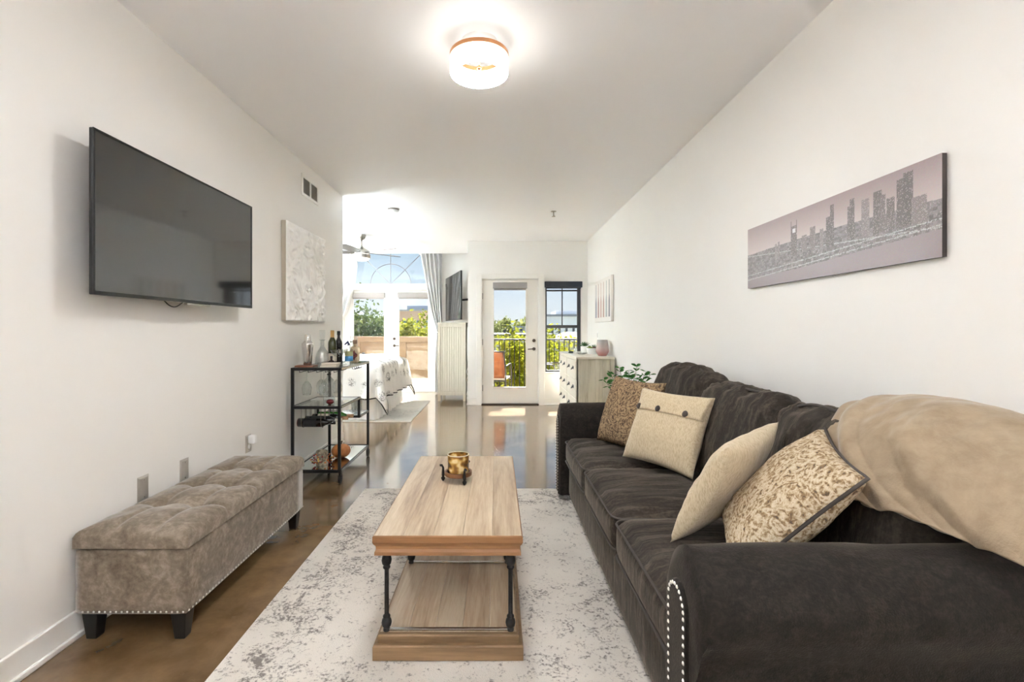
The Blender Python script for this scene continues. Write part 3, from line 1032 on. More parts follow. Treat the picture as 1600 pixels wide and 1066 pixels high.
t = thing('bottle_canvas', 'white canvas painted with a row of slim bottles above the dresser', 'wall art', (1.485, 6.78, 1.365))
MB().box(1.482, XR - .003, 6.26, 7.30, 1.365, 1.97).build('canvas', plain('white_canvas', rgb(228, 224, 218), .45), t, bevel=.003)
cols = [(60, 52, 60), (120, 130, 128), (150, 90, 70), (176, 110, 90), (130, 60, 50), (70, 78, 104)]
for k, c in enumerate(cols):
    yc = 6.36 + k * .168
    w, wn_ = .045, .014
    poly = [(yc - w, 1.43), (yc + w, 1.43), (yc + w, 1.64), (yc + wn_, 1.74), (yc + wn_, 1.92), (yc - wn_, 1.92), (yc - wn_, 1.74), (yc - w, 1.64)]
    MB().prism(poly, 'X', 1.4812, 1.4822).build('painted_bottle', plain('glare_paled_paint', rgb(*[int(q + (222 - q) * .45) for q in c]), .5), t)  # bottle colours paled to carry the glare washing over them

t = thing('light_switch', 'white rocker switch plate on the wall above the dresser', 'switch', (XR, 7.25, 1.11))
MB().box(XR - .006, XR, 7.21, 7.29, 1.11, 1.235).build('plate', 'white', t, bevel=.002)
MB().box(XR - .010, XR - .006, 7.235, 7.265, 1.14, 1.205).build('rocker', plain('switch_grey', rgb(205, 202, 198), .4), t, bevel=.001)

# ------------------------------------------------------------------ rugs
MAT['rug'] = rug_mat('distressed_rug', rgb(216, 209, 199), rgb(92, 84, 80), 11.0, 0.548, (.95, 1.44))
MAT['bedrug'] = rug_mat('pale_bed_rug', rgb(212, 207, 198), rgb(150, 146, 140), 5.0, 0.56)


def rug(name, label, x0, x1, y0, y1, mat):
    rnd = random.Random(5)
    n = 60
    mb = MB()

    def fn(i, j):
        x, y = x0 + (x1 - x0) * i, y0 + (y1 - y0) * j
        return (x, y, .010 + .0025 * mnoise.noise(Vector((x * 3, y * 3, 0))))
    mb.grid(fn, n, n)
    k = n + 1
    ring = [i for i in range(n)] + [i * k + n for i in range(n)] + [n * k + n - i for i in range(n)] + [(n - i) * k for i in range(n)]
    base = len(mb.v)
    for i in ring:
        p = mb.v[i]; mb.v.append((p[0], p[1], .0005))
    L = len(ring)
    for i in range(L):
        j = (i + 1) % L
        mb.f.append((ring[i], base + i, base + j, ring[j]))
    return tag(mb.build(name, mat, smooth=True, angle=50), label, 'rug')


rug('area_rug', 'large cream rug with distressed grey pattern under the coffee table', -1.03, .87, .90, 3.78, 'rug')
rug('bedside_rug', 'small pale patterned rug beside the bed', -2.6, -1.17, 6.55, 8.5, 'bedrug')

# ------------------------------------------------------------------ coffee table
CX0, CX1, CY0, CY1 = -.466, .098, 1.81, 2.96
t = thing('coffee_table', 'rectangular pine coffee table with black iron posts and lower shelf', 'coffee table', ((CX0 + CX1) / 2, (CY0 + CY1) / 2, .0135))


def molding(x0, x1, y0, y1, prof):
    """picture-frame moulding: prof is list of (inset, z)"""
    mb = MB()
    n = len(prof)
    for (ins, z) in prof:
        mb.v += [(x0 + ins, y0 + ins, z), (x1 - ins, y0 + ins, z), (x1 - ins, y1 - ins, z), (x0 + ins, y1 - ins, z)]
    for i in range(n - 1):
        for k in range(4):
            q = (k + 1) % 4
            mb.f.append((i * 4 + k, i * 4 + q, (i + 1) * 4 + q, (i + 1) * 4 + k))
    return mb


molding(CX0, CX1, CY0, CY1, [(.05, .468), (.004, .4775), (.0, .474), (.0, .452), (.004, .444), (.010, .436), (.011, .424), (.006, .414), (.006, .402), (.05, .402)]).build('top_moulding', 'tableedge', t)
npl = 5
for k in range(npl):
    a = CX0 + .004 + (CX1 - CX0 - .008) * k / npl; b = CX0 + .004 + (CX1 - CX0 - .008) * (k + 1) / npl
    MB().box(a + .0004, b - .0004, CY0 + .004, CY1 - .004, .462, .479).build('plank', 'tablewood', t, bevel=.0008, seg=1)
MB().box(CX0 + .03, CX1 - .03, CY0 + .03, CY1 - .03, .404, .460).build('top_core', 'tableedge', t)
molding(CX0 + .002, CX1 + .002, CY0 - .005, CY1 + .005, [(.05, .014), (.0, .014), (.0, .064), (.003, .070), (.016, .071), (.016, .095), (.019, .101), (.05, .101)]).build('base_moulding', 'tablebase', t)
for k in range(npl):
    a = CX0 + .022 + (CX1 - CX0 - .044) * k / npl; b = CX0 + .022 + (CX1 - CX0 - .044) * (k + 1) / npl
    MB().box(a + .0004, b - .0004, CY0 + .03, CY1 - .03, .085, .1015).build('shelf_plank', 'tablewood', t, bevel=.0008, seg=1)
prof = [(.013, .1015), (.013, .108), (.010, .112), (.017, .120), (.0195, .132), (.017, .144), (.010, .150), (.014, .153), (.014, .158), (.0085, .164), (.0085, .335), (.014, .341), (.014, .346), (.010, .350), (.017, .357), (.0195, .370), (.017, .383), (.010, .390), (.013, .394), (.013, .404)]
for y in (CY0 + .04, (CY0 + CY1) / 2, CY1 - .04):
    for x in (CX0 + .045, CX1 - .045):
        MB().lathe((x, y, 0), prof, 18).build('leg', 'iron', t, smooth=True, angle=50)
    MB().box(CX0 + .055, CX1 - .055, y - .006, y + .006, .1015, .110).build('cross_bar', 'steel', t, bevel=.002)

# candle holder on the table
cx, cy, cz = -.196, 2.47, .4792
t = thing('candle_holder', 'round wooden ring candle holder on three black iron feet on coffee table', 'candle holder', (cx, cy, cz))
MB().lathe((cx, cy, cz), [(.0, .030), (.066, .030), (.070, .034), (.070, .052), (.060, .052), (.060, .036), (.0, .036)], 32).build('ring', plain('ring_wood', rgb(112, 72, 40), .45), t, smooth=True, angle=40)
for k in range(3):
    a = math.radians(-62 + 120 * k)
    d = Vector((math.cos(a), math.sin(a), 0)); o_ = Vector((cx, cy, cz))
    pts = [o_ + d * .078 + Vector((0, 0, z)) for z in (0, .008, .016, .022, .03, .05, .068)] + [o_ + d * .085 + Vector((0, 0, .080)), o_ + d * .094 + Vector((0, 0, .078))]
    MB().tube(pts, [.004, .009, .0115, .006, .008, .007, .0055, .006, .007], 8).build('foot', 'iron', t, smooth=True)
jar = thing('votive_jar', 'amber glass votive jar with dried petals on the candle holder', 'candle', (cx, cy, cz + .037))
MB().lathe((cx, cy, cz + .037), [(.0, .0), (.052, .0), (.054, .004), (.055, .098), (.051, .098), (.050, .006), (.0, .006)], 32).build(
    'glass', mottled('amber_petal_glass', [(0.36, rgb(84, 58, 26)), (0.48, rgb(146, 104, 44)), (0.56, rgb(196, 156, 80)), (0.64, rgb(226, 204, 150))], 26, 0.15, detail=1, coat=.5), jar, smooth=True, angle=40)
MB().lathe((cx, cy, cz + .044), [(.0, .0), (.049, .0), (.049, .05), (.0, .052)], 24).build('wax', plain('cream_wax', rgb(222, 206, 170), .6), jar, smooth=True, angle=40)
mb = MB()
MB().lathe((cx, cy, cz + .135), [(.051, 0), (.0555, 0), (.0555, .003), (.051, .003)], 32, cap=False).build('rim', plain('jar_rim', rgb(232, 222, 196), .3), jar)

# ------------------------------------------------------------------ tufted bench
BX0, BX1, BY0, BY1 = -1.690, -1.238, 1.930, 3.100
t = thing('storage_bench', 'taupe velvet storage bench with tufted lid against the wall', 'bench', ((BX0 + BX1) / 2, (BY0 + BY1) / 2, 0))
MB().rbox(((BX0 + BX1) / 2, (BY0 + BY1) / 2, .24), (BX1 - BX0, BY1 - BY0, .262), .014, 10).build('body', 'bench', t, smooth=True)
tufts = [(x, y) for x in (-1.545, -1.375) for y in (2.225, 2.505, 2.785)]


def lid_top(x, y):
    e = min(x - BX0, BX1 - x, y - BY0, BY1 - y)
    z = .437 + .032 * (1 - math.exp(-max(e, 0) / .05))
    for tx, ty in tufts:
        d = math.hypot(x - tx, y - ty)
        z -= .046 * math.exp(-(d / .042) ** 1.1)
    # biscuit seams between tufts and out to the edges
    for tx in (-1.545, -1.375):
        z -= .007 * math.exp(-((x - tx) / .012) ** 2)
    for ty in (2.225, 2.505, 2.785):
        z -= .007 * math.exp(-((y - ty) / .012) ** 2)
    z += .003 * mnoise.noise(Vector((x * 14, y * 14, 1)))
    return z


nx, ny = 64, 150
mb = MB()
rr = .018


def lidfn(i, j):
    x = BX0 - .003 + (BX1 - BX0 + .006) * i; y = BY0 - .003 + (BY1 - BY0 + .006) * j
    e = min(x - BX0 + .003, BX1 + .003 - x, y - BY0 + .003, BY1 + .003 - y)
    z = lid_top(x, y)
    if e < rr:
        z -= (rr - math.sqrt(max(rr * rr - (rr - e) ** 2, 0))) * .9
    return (x, y, z)


mb.grid(lidfn, nx, ny)
k = nx + 1
ring = [i for i in range(nx)] + [i * k + nx for i in range(ny)] + [ny * k + nx - i for i in range(nx)] + [(ny - i) * k for i in range(ny)]
base = len(mb.v)
for i in ring:
    p = mb.v[i]; mb.v.append((p[0], p[1], .377))
for i in range(len(ring)):
    j = (i + 1) % len(ring)
    mb.f.append((ring[i], base + i, base + j, ring[j]))
mb.f.append(tuple(base + i for i in range(len(ring))))
lid = mb.build('lid', 'bench', t, smooth=True, angle=60)
for tx, ty in tufts:
    MB().lathe((tx, ty, lid_top(tx, ty) - .002), [(.0105, 0), (.009, .005), (.0, .0075)], 12).build('button', 'bench', lid, smooth=True)
for x in (BX0 + .05, BX1 - .045):
    for y in (BY0 + .045, BY1 - .045):
        MB().taper((x, y), .042, .062, 0, .112).build('leg', plain('black_wood', rgb(24, 22, 22), .35), t, bevel=.003)
mb = MB()
mb.dots([(BX0 + .014 + i * (BX1 - BX0 - .028) / 19, BY0 - .0005, .124) for i in range(20)], .0048, (0, -1, 0))
mb.dots([(BX1 + .0005, BY0 + .014 + i * (BY1 - BY0 - .028) / 49, .124) for i in range(50)], .0048, (1, 0, 0))
mb.build('nailhead_trim', 'silver_nail', t, kind='stuff', label='row of silver nailheads')

# ------------------------------------------------------------------ sofa
t = thing('sofa', 'dark charcoal three-seat sofa with rolled arms against the wall', 'sofa', (.98, 2.43, 0))
sofa = t
SY0, SY1 = 1.30, 3.50
MB().rbox((.985, 2.42, .175), (.93, 2.42, .27), .03, 8, wrinkle=.003).build('base', 'sofa', t, smooth=True)
MB().rbox((1.375, 2.43, .47), (.19, 2.55, .82), .06, 10, wrinkle=.004).build('back_frame', 'sofa', t, smooth=True)


def arm(yin, yout, name_nail):
    """rolled arm, section in YZ swept along X; sign = outward direction"""
    s = 1 if yout > yin else -1
    sec = []
    yc = yin + s * .10          # roll centre
    R_ = .122
    zc = .588
    sec.append((yin + s * .005, .05))
    sec.append((yin, .25)); sec.append((yin - s * .004, .42)); sec.append((yc - s * R_ * .98, .53))
    for k in range(0, 15):
        a = math.radians(180 - k * 15)
        sec.append((yc + s * R_ * math.cos(a), zc + R_ * math.sin(a)))
    sec.append((yc + s * .06, .455)); sec.append((yc + s * .055, .40)); sec.append((yc + s * .055, .2)); sec.append((yc + s * .055, .05))
    n = len(sec)
    cy_ = sum(p[0] for p in sec) / n; cz_ = .45
    mb = MB()
    xs_ = [(.458, .80), (.462, .93), (.475, 1.0), (.55, 1.0), (.65, 1.0), (.8, 1.0), (.95, 1.0), (1.1, 1.0), (1.25, 1.0), (1.40, 1.0), (1.46, .98), (1.475, .9)]
    fine = []
    for i in range(len(xs_) - 1):
        m_ = 4 if i >= 2 else 1
        for q in range(m_):
            f_ = q / m_
            fine.append((xs_[i][0] * (1 - f_) + xs_[i + 1][0] * f_, xs_[i][1] * (1 - f_) + xs_[i + 1][1] * f_))
    fine.append(xs_[-1])
    for (x, sc) in fine:
        for (y, z) in sec:
            yy = cy_ + (y - cy_) * sc; zz = (z - .05) * (sc if z > .3 else 1) + .05
            w = mnoise.fractal(Vector((x * 4, yy * 9, zz * 9 + s)), .8, 2, 3) * .005
            crease = .006 * math.sin(z * 60 + y * 40) * math.exp(-((x - .47) / .05) ** 2)
            dd = Vector((0, yy - yc, zz - zc))
            dd = dd.normalized() if dd.length > 0 else dd
            p = Vector((x, yy, zz)) + dd * (w + (crease if z > .45 else 0))
            mb.v.append(tuple(p))
    L = len(fine)
    for i in range(L - 1):
        for j in range(n - 1):
            mb.f.append((i * n + j, i * n + j + 1, (i + 1) * n + j + 1, (i + 1) * n + j))
        mb.f.append((i * n + n - 1, i * n, (i + 1) * n, (i + 1) * n + n - 1))
    mb.f.append(tuple(range(n))); mb.f.append(tuple((L - 1) * n + j for j in range(n))[::-1])
    a = mb.build('arm', 'sofa_arm_shaded', sofa, smooth=True, angle=75)
    # arched front panel
    pc, hw = yc - s * .012, .060
    outl = [(pc - hw, .05), (pc + hw, .05), (pc + hw, .56)] + [(pc + hw * math.cos(math.radians(q)), .56 + hw * 1.05 * math.sin(math.radians(q))) for q in range(20, 180, 20)] + [(pc - hw, .56)]
    MB().prism(outl, 'X', .449, .470).build('front_panel', 'sofa_arm_shaded', a, bevel=.006)
    mb = MB()
    path = []
    for q in range(24):
        path.append((pc - hw + .010, .07 + q * .021))
    for q in range(170, 0, -17):
        path.append((pc + (hw - .010) * math.cos(math.radians(q)), .56 + (hw - .010) * 1.05 * math.sin(math.radians(q))))
    for q in range(24):
        path.append((pc + hw - .010, .07 + q * .021))
    mb.dots([(.4488, y, z) for y, z in path], .0055, (-1, 0, 0))
    mb.build('nailhead_trim', 'silver_nail', a, kind='stuff', label='row of silver nailheads')


arm(SY0, SY0 - .2, 'near')
arm(SY1, SY1 + .2, 'far')
bounds = [1.315, 2.03, 2.745, 3.485]
for k in range(3):
    ya, yb = bounds[k] + .004, bounds[k + 1] - .004
    cx_, sx = .84, .69
    def wr(p, u, k=k):
        w = mnoise.fractal(Vector((p.x * 3 + k * 9, p.y * 14, p.z * 6)), .7, 2.2, 4)
        top = max(0, u.z)
        p.z += top * (.012 * w)
        return p
    c = MB().rbox((cx_, (ya + yb) / 2, .385), (sx, yb - ya, .17), .05, 22, puff=(.012, .0, .028), func=wr).build('seat_cushion', 'sofa', sofa, smooth=True)
    for zz in (.452, .318):
        pts = []
        hx, hy, r_ = sx / 2 + .004, (yb - ya) / 2 - .002, .05
        for cxs, cys, a0 in ((1, 1, 0), (-1, 1, 90), (-1, -1, 180), (1, -1, 270)):
            for q in range(0, 91, 18):
                an = math.radians(a0 + q)
                pts.append((cx_ + cxs * (hx - r_) + r_ * math.cos(an), (ya + yb) / 2 + cys * (hy - r_) + r_ * math.sin(an), zz))
        MB().tube(pts, .0055, 6, closed=True).build('piping', 'piping', c, smooth=True)
bb = [1.30, 2.02, 2.74, 3.47]
for k in range(3):
    ya, yb = bb[k] + .005, bb[k + 1] - .005
    rot = Matrix.Rotation(math.radians(14), 3, 'Y')
    zt = (.50, .505, .56)[k]
    def wr(p, u, k=k, zt=zt):
        w = mnoise.fractal(Vector((p.x * 5 + k * 4, p.y * 7, p.z * 5)), .7, 2.1, 4)
        fold = math.sin((p.y * 2.0 + p.z * 1.2 + k) * 16 + 3 * w) * max(0, u.z) ** 2
        p.x -= .018 * w * max(0, -u.x)
        p.z += .014 * fold + .012 * w * max(0, u.z)
        p.z -= .045 * max(0, u.z) * (abs(u.y) ** 4) * .6
        return p
    b = MB().rbox((1.205, (ya + yb) / 2, .455 + zt / 2), (.20, yb - ya, zt), .07, 22, puff=(.035, 0, .01), m=rot, func=wr).build('back_cushion', 'sofa', sofa, smooth=True)
    # welt across the top edge
    pts = []
    for i in range(21):
        q = i / 20
        y = ya + .07 + (yb - ya - .14) * q
        p = Vector((1.205, 0, .455 + zt / 2)) + rot @ Vector((-.055, 0, zt / 2 + .004 - .03 * abs(2 * q - 1) ** 4))
        pts.append((p.x, y, p.z + .006 * math.sin(q * 9 + k)))
    MB().tube(pts, .006, 6).build('piping', 'piping', b, smooth=True)
for x in (.57, 1.40):
    for y in (1.24, 3.56):
        MB().taper((x, y), .045, .06, .012 if (x < .87 and y > .9) else 0, .06).build('foot', plain('sofa_foot', rgb(22, 20, 20), .4), t)


# ------------------------------------------------------------------ pillows
def frame3(r, u):
    r = Vector(r).normalized(); u = Vector(u)
    n = r.cross(u).normalized()
    u = n.cross(r).normalized()
    return Matrix((r, u, n)).transposed()


def pillow_mesh(c, M3, w, h, th, seed, n=30, wr=.006):
    mb = MB()
    idx = {}
    for side in (1, -1):
        for j in range(n + 1):
            for i in range(n + 1):
                u, v = 2 * i / n - 1, 2 * j / n - 1
                edge = i in (0, n) or j in (0, n)
                if side == -1 and edge:
                    idx[(side, i, j)] = idx[(1, i, j)]
                    continue
                x = u * w / 2 * (1 - .075 * (1 - v * v) * u * u)
                y = v * h / 2 * (1 - .075 * (1 - u * u) * v * v)
                z = side * th / 2 * ((1 - u ** 2) * (1 - v ** 2)) ** .42
                nn = mnoise.fractal(Vector((x * 7 + seed * 3.7, y * 7, side * 2.0 + seed)), .7, 2, 3)
                fall = ((1 - u ** 2) * (1 - v ** 2)) ** .3
                z += side * nn * wr * (0.35 + fall)
                mb.v.append(tuple(Vector(c) + M3 @ Vector((x, y, z))))
                idx[(side, i, j)] = len(mb.v) - 1
        for j in range(n):
            for i in range(n):
                q = (idx[(side, i, j)], idx[(side, i + 1, j)], idx[(side, i + 1, j + 1)], idx[(side, i, j + 1)])
                mb.f.append(q if side == 1 else q[::-1])
    return mb


def edge_piping(c, M3, w, h, r=.006, n=24):
    pts = []
    for k in range(4):
        for i in range(n):
            s = 2 * i / n - 1
            u, v = ((s, -1), (1, s), (-s, 1), (-1, -s))[k]
            x = u * w / 2 * (1 - .075 * (1 - v * v) * u * u); y = v * h / 2 * (1 - .075 * (1 - u * u) * v * v)
            pts.append(Vector(c) + M3 @ Vector((x, y, 0)))
    return MB().tube(pts, r, 6, closed=True)


def pillow(label, BL, BR, lean, h, th, mat, seed):
    """standing on its bottom edge BL-BR, leaning back by lean degrees"""
    BL, BR = Vector(BL), Vector(BR)
    r = (BR - BL).normalized()
    back = Vector((-r.y, r.x, 0))
    u = Vector((0, 0, 1)) * math.cos(math.radians(lean)) + back * math.sin(math.radians(lean))
    M3 = frame3(r, u)
    w = (BR - BL).length
    c = (BL + BR) / 2 + u * h / 2
    t = thing('throw_pillow', label, 'pillow', (c.x, c.y, min(BL.z, BR.z)), 'throw pillows on the sofa')
    pillow_mesh(c, M3, w, h, th, seed).build('cover', mat, t, smooth=True)
    return t, c, M3, w, h


pillow('brown paisley throw pillow in the far corner of the sofa', (.685, 3.31, .50), (.875, 2.84, .50), 20, .46, .17, 'paisley_dark', 1)
t, c, M3, w, h = pillow('cream linen throw pillow with a row of dark buttons', (.735, 2.83, .51), (.97, 2.39, .51), 24, .43, .15, 'linen', 2)
# flap with buttons
def surf(u, v, side=1, th=.15):
    x = u * w / 2 * (1 - .075 * (1 - v * v) * u * u); y = v * h / 2 * (1 - .075 * (1 - u * u) * v * v)
    nn = mnoise.fractal(Vector((x * 7 + 2 * 3.7, y * 7, 2.0 + 2)), .7, 2, 3)
    z = th / 2 * ((1 - u * u) * (1 - v * v)) ** .42 + nn * .006 * (.35 + ((1 - u * u) * (1 - v * v)) ** .3)
    return c + M3 @ Vector((x, y, z + .002))


MB().grid(lambda a, b: tuple(surf(-.985 + 1.97 * a, .34 + .62 * b) + M3 @ Vector((0, 0, .003))), 30, 12).build('flap', 'linen', t, smooth=True, solid=.004)
for u in (-.80, -.12, .60):
    p = surf(u, .42) + M3 @ Vector((0, 0, .005))
    mb = MB().lathe((0, 0, 0), [(.0, 0), (.0165, 0), (.0175, .003), (.014, .005), (.0, .0045)], 18)
    mb.v = [tuple(p + M3 @ Vector(q)) for q in mb.v]
    mb.build('button', plain('dark_button', rgb(52, 40, 34), .35), t, smooth=True, angle=40)

P1, T1, T2 = Vector((.665, 1.75, .515)), Vector((.70, 1.53, .85)), Vector((1.03, 1.82, .88))
M3 = frame3(T2 - T1, T1 - P1)
c = (P1 + T2) / 2
t = thing('throw_pillow', 'plain cream linen throw pillow seen edge-on in the middle of the sofa', 'pillow', (c.x, c.y, .48), 'throw pillows on the sofa')
pillow_mesh(c, M3, .46, .43, .13, 3).build('cover', 'linen', t, smooth=True)
w, h = .47, .44
K1, K2, K4 = Vector((1.155, 1.72, .885)), Vector((1.0, 1.33, .835)), Vector((.83, 1.70, .525))
c = (K2 + K4) / 2 + Vector((-.01, .015, .03))
M3 = frame3(K2 - K1, K1 - K4)
t = thing('throw_pillow', 'light paisley throw pillow with dark piping beside the near arm', 'pillow', (c.x, c.y, .5), 'throw pillows on the sofa')
pillow_mesh(c, M3, .43, .48, .17, 4).build('cover', 'paisley_light', t, smooth=True)
edge_piping(c, M3, .43, .48, .0055).build('piping', 'piping', t, smooth=True)

# ------------------------------------------------------------------ blanket
rows = [
    [(1.485, 1.75, .80), (1.485, 1.55, .78), (1.485, 1.38, .77), (1.485, 1.22, .76), (1.485, 1.05, .75)],
    [(1.45, 1.75, .95), (1.45, 1.57, .985), (1.45, 1.40, .99), (1.45, 1.25, .975), (1.46, 1.06, .93)],
    [(1.28, 1.735, .99), (1.30, 1.58, 1.025), (1.33, 1.42, 1.035), (1.35, 1.28, 1.015), (1.37, 1.08, .97)],
    [(1.135, 1.645, .905), (1.145, 1.515, .945), (1.165, 1.37, .965), (1.20, 1.24, .955), (1.25, 1.06, .905)],
    [(1.045, 1.52, .815), (1.06, 1.43, .84), (1.09, 1.31, .86), (1.13, 1.20, .86), (1.19, 1.04, .83)],
    [(1.025, 1.41, .765), (1.055, 1.34, .750), (1.09, 1.22, .755), (1.133, 1.12, .74), (1.17, 1.01, .72)],
]


def cr1(P, t):
    n = len(P) - 1
    x = min(max(t * n, 0), n - 1e-6)
    i = int(x); f_ = x - i
    g = lambda q: Vector(P[min(max(q, 0), n)])
    a, b, c_, d = g(i - 1), g(i), g(i + 1), g(i + 2)
    return .5 * ((2 * b) + (c_ - a) * f_ + (2 * a - 5 * b + 4 * c_ - d) * f_ ** 2 + (3 * b - a - 3 * c_ + d) * f_ ** 3)


def blank(u, v):
    col_ = [cr1(r_, u) for r_ in rows]
    p = cr1(col_, v)
    amp = .024 * min(1, max(0, (v - .25) * 3))
    ph = (p.y * 1.0 - p.z * 1.3) * 23 + 2.5 * mnoise.noise(Vector((u * 2.2, v * 2.2, 3)))
    s = math.sin(ph)
    f_ = amp * max(0, s) ** 1.5 * math.exp(-u * 1.1) + .004 + .009 * mnoise.fractal(Vector((u * 4, v * 4, 7)), .7, 2, 3)
    return tuple(p + Vector((-.75, -.2, .6)) * f_ * 1.4)


tag(MB().grid(blank, 70, 80).build('throw_blanket', 'fleece', smooth=True, solid=.014), 'beige fleece throw blanket draped over the sofa back and near arm', 'blanket')

# ------------------------------------------------------------------ bar cart
KX0, KX1, KY0, KY1 = -1.663, -1.262, 3.90, 4.79
kt = thing('bar_cart', 'black metal bar cart with glass shelves and casters by the wall', 'bar cart', ((KX0 + KX1) / 2, (KY0 + KY1) / 2, 0))
b_ = .022
for x in (KX0, KX1 - b_):
    for y in (KY0, KY1 - b_):
        MB().box(x, x + b_, y, y + b_, .10, .945).build('post', 'blackmetal', kt, bevel=.002)


def shelf_frame(z0, z1, ya, yb, name):
    mb = MB().box(KX0, KX1, ya, ya + b_, z0, z1).box(KX0, KX1, yb - b_, yb, z0, z1).box(KX0, KX0 + .014, ya, yb, z0, z1).box(KX1 - .014, KX1, ya, yb, z0, z1)
    return mb.build(name, 'blackmetal', kt, bevel=.002)


shelf_frame(.922, .945, KY0, KY1, 'top_frame')
MB().box(KX0 + .014, KX1 - .014, KY0 + .022, KY1 - .022, .937, .944).build('glass_shelf', 'shelfglass', kt)
MB().box(KX1 - .001, KX1 + .003, KY0 + .022, KY1 - .022, .926, .943).build('side_rail', 'steel', kt)  # bright strips, here and below, imitate light caught on the black frame
YM = 4.48
shelf_frame(.612, .634, KY0, YM, 'middle_frame')
MB().box(KX0 + .014, KX1 - .014, KY0 + .022, 4.27, .626, .633).build('glass_shelf', 'shelfglass', kt)
for k in range(5):
    ys = 4.28 + k * .037
    MB().box(KX0 + .014, KX1 - .014, ys, ys + .026, .624, .633).build('slat', 'white', kt)
MB().box(KX1 - .001, KX1 + .003, KY0 + .022, YM, .616, .632).build('side_rail', 'steel', kt)
for x in (KX0, KX1 - b_):
    MB().box(x, x + b_, YM - b_, YM, .44, .634).build('drop_post', 'blackmetal', kt, bevel=.002)
shelf_frame(.44, .46, YM - .02, KY1, 'step_frame')
MB().box(KX0 + .014, KX1 - .014, YM, KY1 - .022, .452, .459).build('glass_shelf', 'shelfglass', kt)
MB().box(KX1 - .001, KX1 + .003, YM, KY1 - .022, .444, .458).build('side_rail', 'steel', kt)
shelf_frame(.095, .118, KY0, KY1, 'bottom_frame')
MB().box(KX0 + .014, KX1 - .014, KY0 + .022, KY1 - .022, .108, .115).build('mirror_shelf', 'mirror', kt)
MB().box(KX1 - .001, KX1 + .003, KY0 + .022, KY1 - .022, .099, .116).build('side_rail', 'steel', kt)
for x in (KX0 + .011, KX1 - .011):
    for y in (KY0 + .02, KY1 - .02):
        cst = MB().lathe((x, y, 0), [(.008, .062), (.010, .075), (.012, .095)], 12).box(x - .014, x - .011, y - .006, y + .018, .03, .07).box(x + .011, x + .014, y - .006, y + .018, .03, .07).box(x - .014, x + .014, y - .006, y + .018, .064, .072).build('caster', 'blackmetal', kt)
        MB().lathe((x, y + .008, .0335), [(.0, -.010), (.020, -.010), (.033, -.009), (.0335, 0), (.033, .009), (.020, .010), (.0, .010)], 22, 'X').build('wheel', 'blackmetal', cst, smooth=True, angle=40)
# stemware rails under the top shelf
for k in range(5):
    x = KX0 + .06 + k * .07
    MB().tube([(x, KY0 + .03, .918), (x, KY0 + .03, .906), (x, 4.25, .906), (x, 4.25, .918)], .003, 6).build('stemware_rail', 'blackmetal', kt)
for k in range(4):
    y = 4.30 + k * .06
    MB().tube(bezier([(KX1 - .02, y, .92), (KX1 - .02, y, .905), (KX1 + .0, y + .012, .902), (KX1 + .004, y + .025, .91)], 4), .0028, 6).build('hook', 'blackmetal', kt)
# wire cradles for wine under the middle shelf
for x in (-1.60, -1.44):
    mb = MB()
    for k in range(4):
        y = 4.00 + k * .105
        mb.tube([(x, y - .042, .612), (x, y - .042, .49), (x, y - .03, .457), (x, y, .444), (x, y + .03, .457), (x, y + .042, .49), (x, y + .042, .612)], .0026, 6)
    mb.build('bottle_cradle', 'steel', kt)

BOTTLE = [(.0, .0), (.034, .0), (.037, .004), (.037, .19), (.034, .205), (.022, .228), (.0145, .245), (.0135, .29), (.0155, .292), (.0155, .303), (.0, .303)]
MAT['wine_dark'] = plain('dark_wine_glass', rgb(24, 16, 18), .08, coat=.4)
MAT['wine_green'] = plain('green_wine_glass', rgb(70, 140, 52), .08, trans=.35, ior=1.45)
MAT['olive_glass'] = plain('olive_bottle_glass', rgb(58, 62, 28), .06, coat=.6)
MAT['label_black'] = plain('black_label', rgb(20, 20, 22), .6)
MAT['label_cream'] = plain('cream_label', rgb(222, 214, 196), .6)
MAT['foil_red'] = plain('red_foil', rgb(150, 24, 30), .35)
MAT['cork'] = mottled('cork', [(.35, rgb(150, 116, 84)), (.65, rgb(182, 146, 110))], 60, .9)
MAT['foil_gold'] = plain('gold_foil', rgb(186, 148, 92), .4, .3)


def lying_bottle(label, y, z, glass, lab, cap, x0=-1.655):
    t = thing('wine_bottle', label, 'wine bottle', (x0 + .15, y, z - .037), 'wine bottles in the cart rack')
    MB().lathe((x0, y, z), BOTTLE, 20, 'X').build('bottle_glass', glass, t, smooth=True, angle=50)
    MB().lathe((x0, y, z), [(.0374, .05), (.0374, .155)], 20, 'X', cap=False).build('label_band', lab, t, smooth=True)
    MB().lathe((x0, y, z), [(.0158, .25), (.0158, .304), (0, .305)], 16, 'X').build('neck_foil', cap, t, smooth=True)
    MB().lathe((x0, y, z), [(0, -.0008), (.035, -.0008), (.036, .010)], 20, 'X').build('base_rim', 'foil_red' if glass == 'wine_dark' else glass, t)


lying_bottle('dark wine bottle with black label lying foremost under the cart shelf', 4.00, .485, 'wine_dark', 'label_black', 'wine_dark', -1.64)
lying_bottle('dark wine bottle with red base lying second under the cart shelf', 4.105, .485, 'wine_dark', 'label_black', 'label_cream', -1.62)
lying_bottle('dark wine bottle with corked neck lying third under the cart shelf', 4.21, .485, 'wine_dark', 'label_cream', 'cork', -1.60)
lying_bottle('bright green wine bottle lying last under the cart shelf', 4.315, .485, 'wine_green', 'wine_green', 'cork', -1.585)

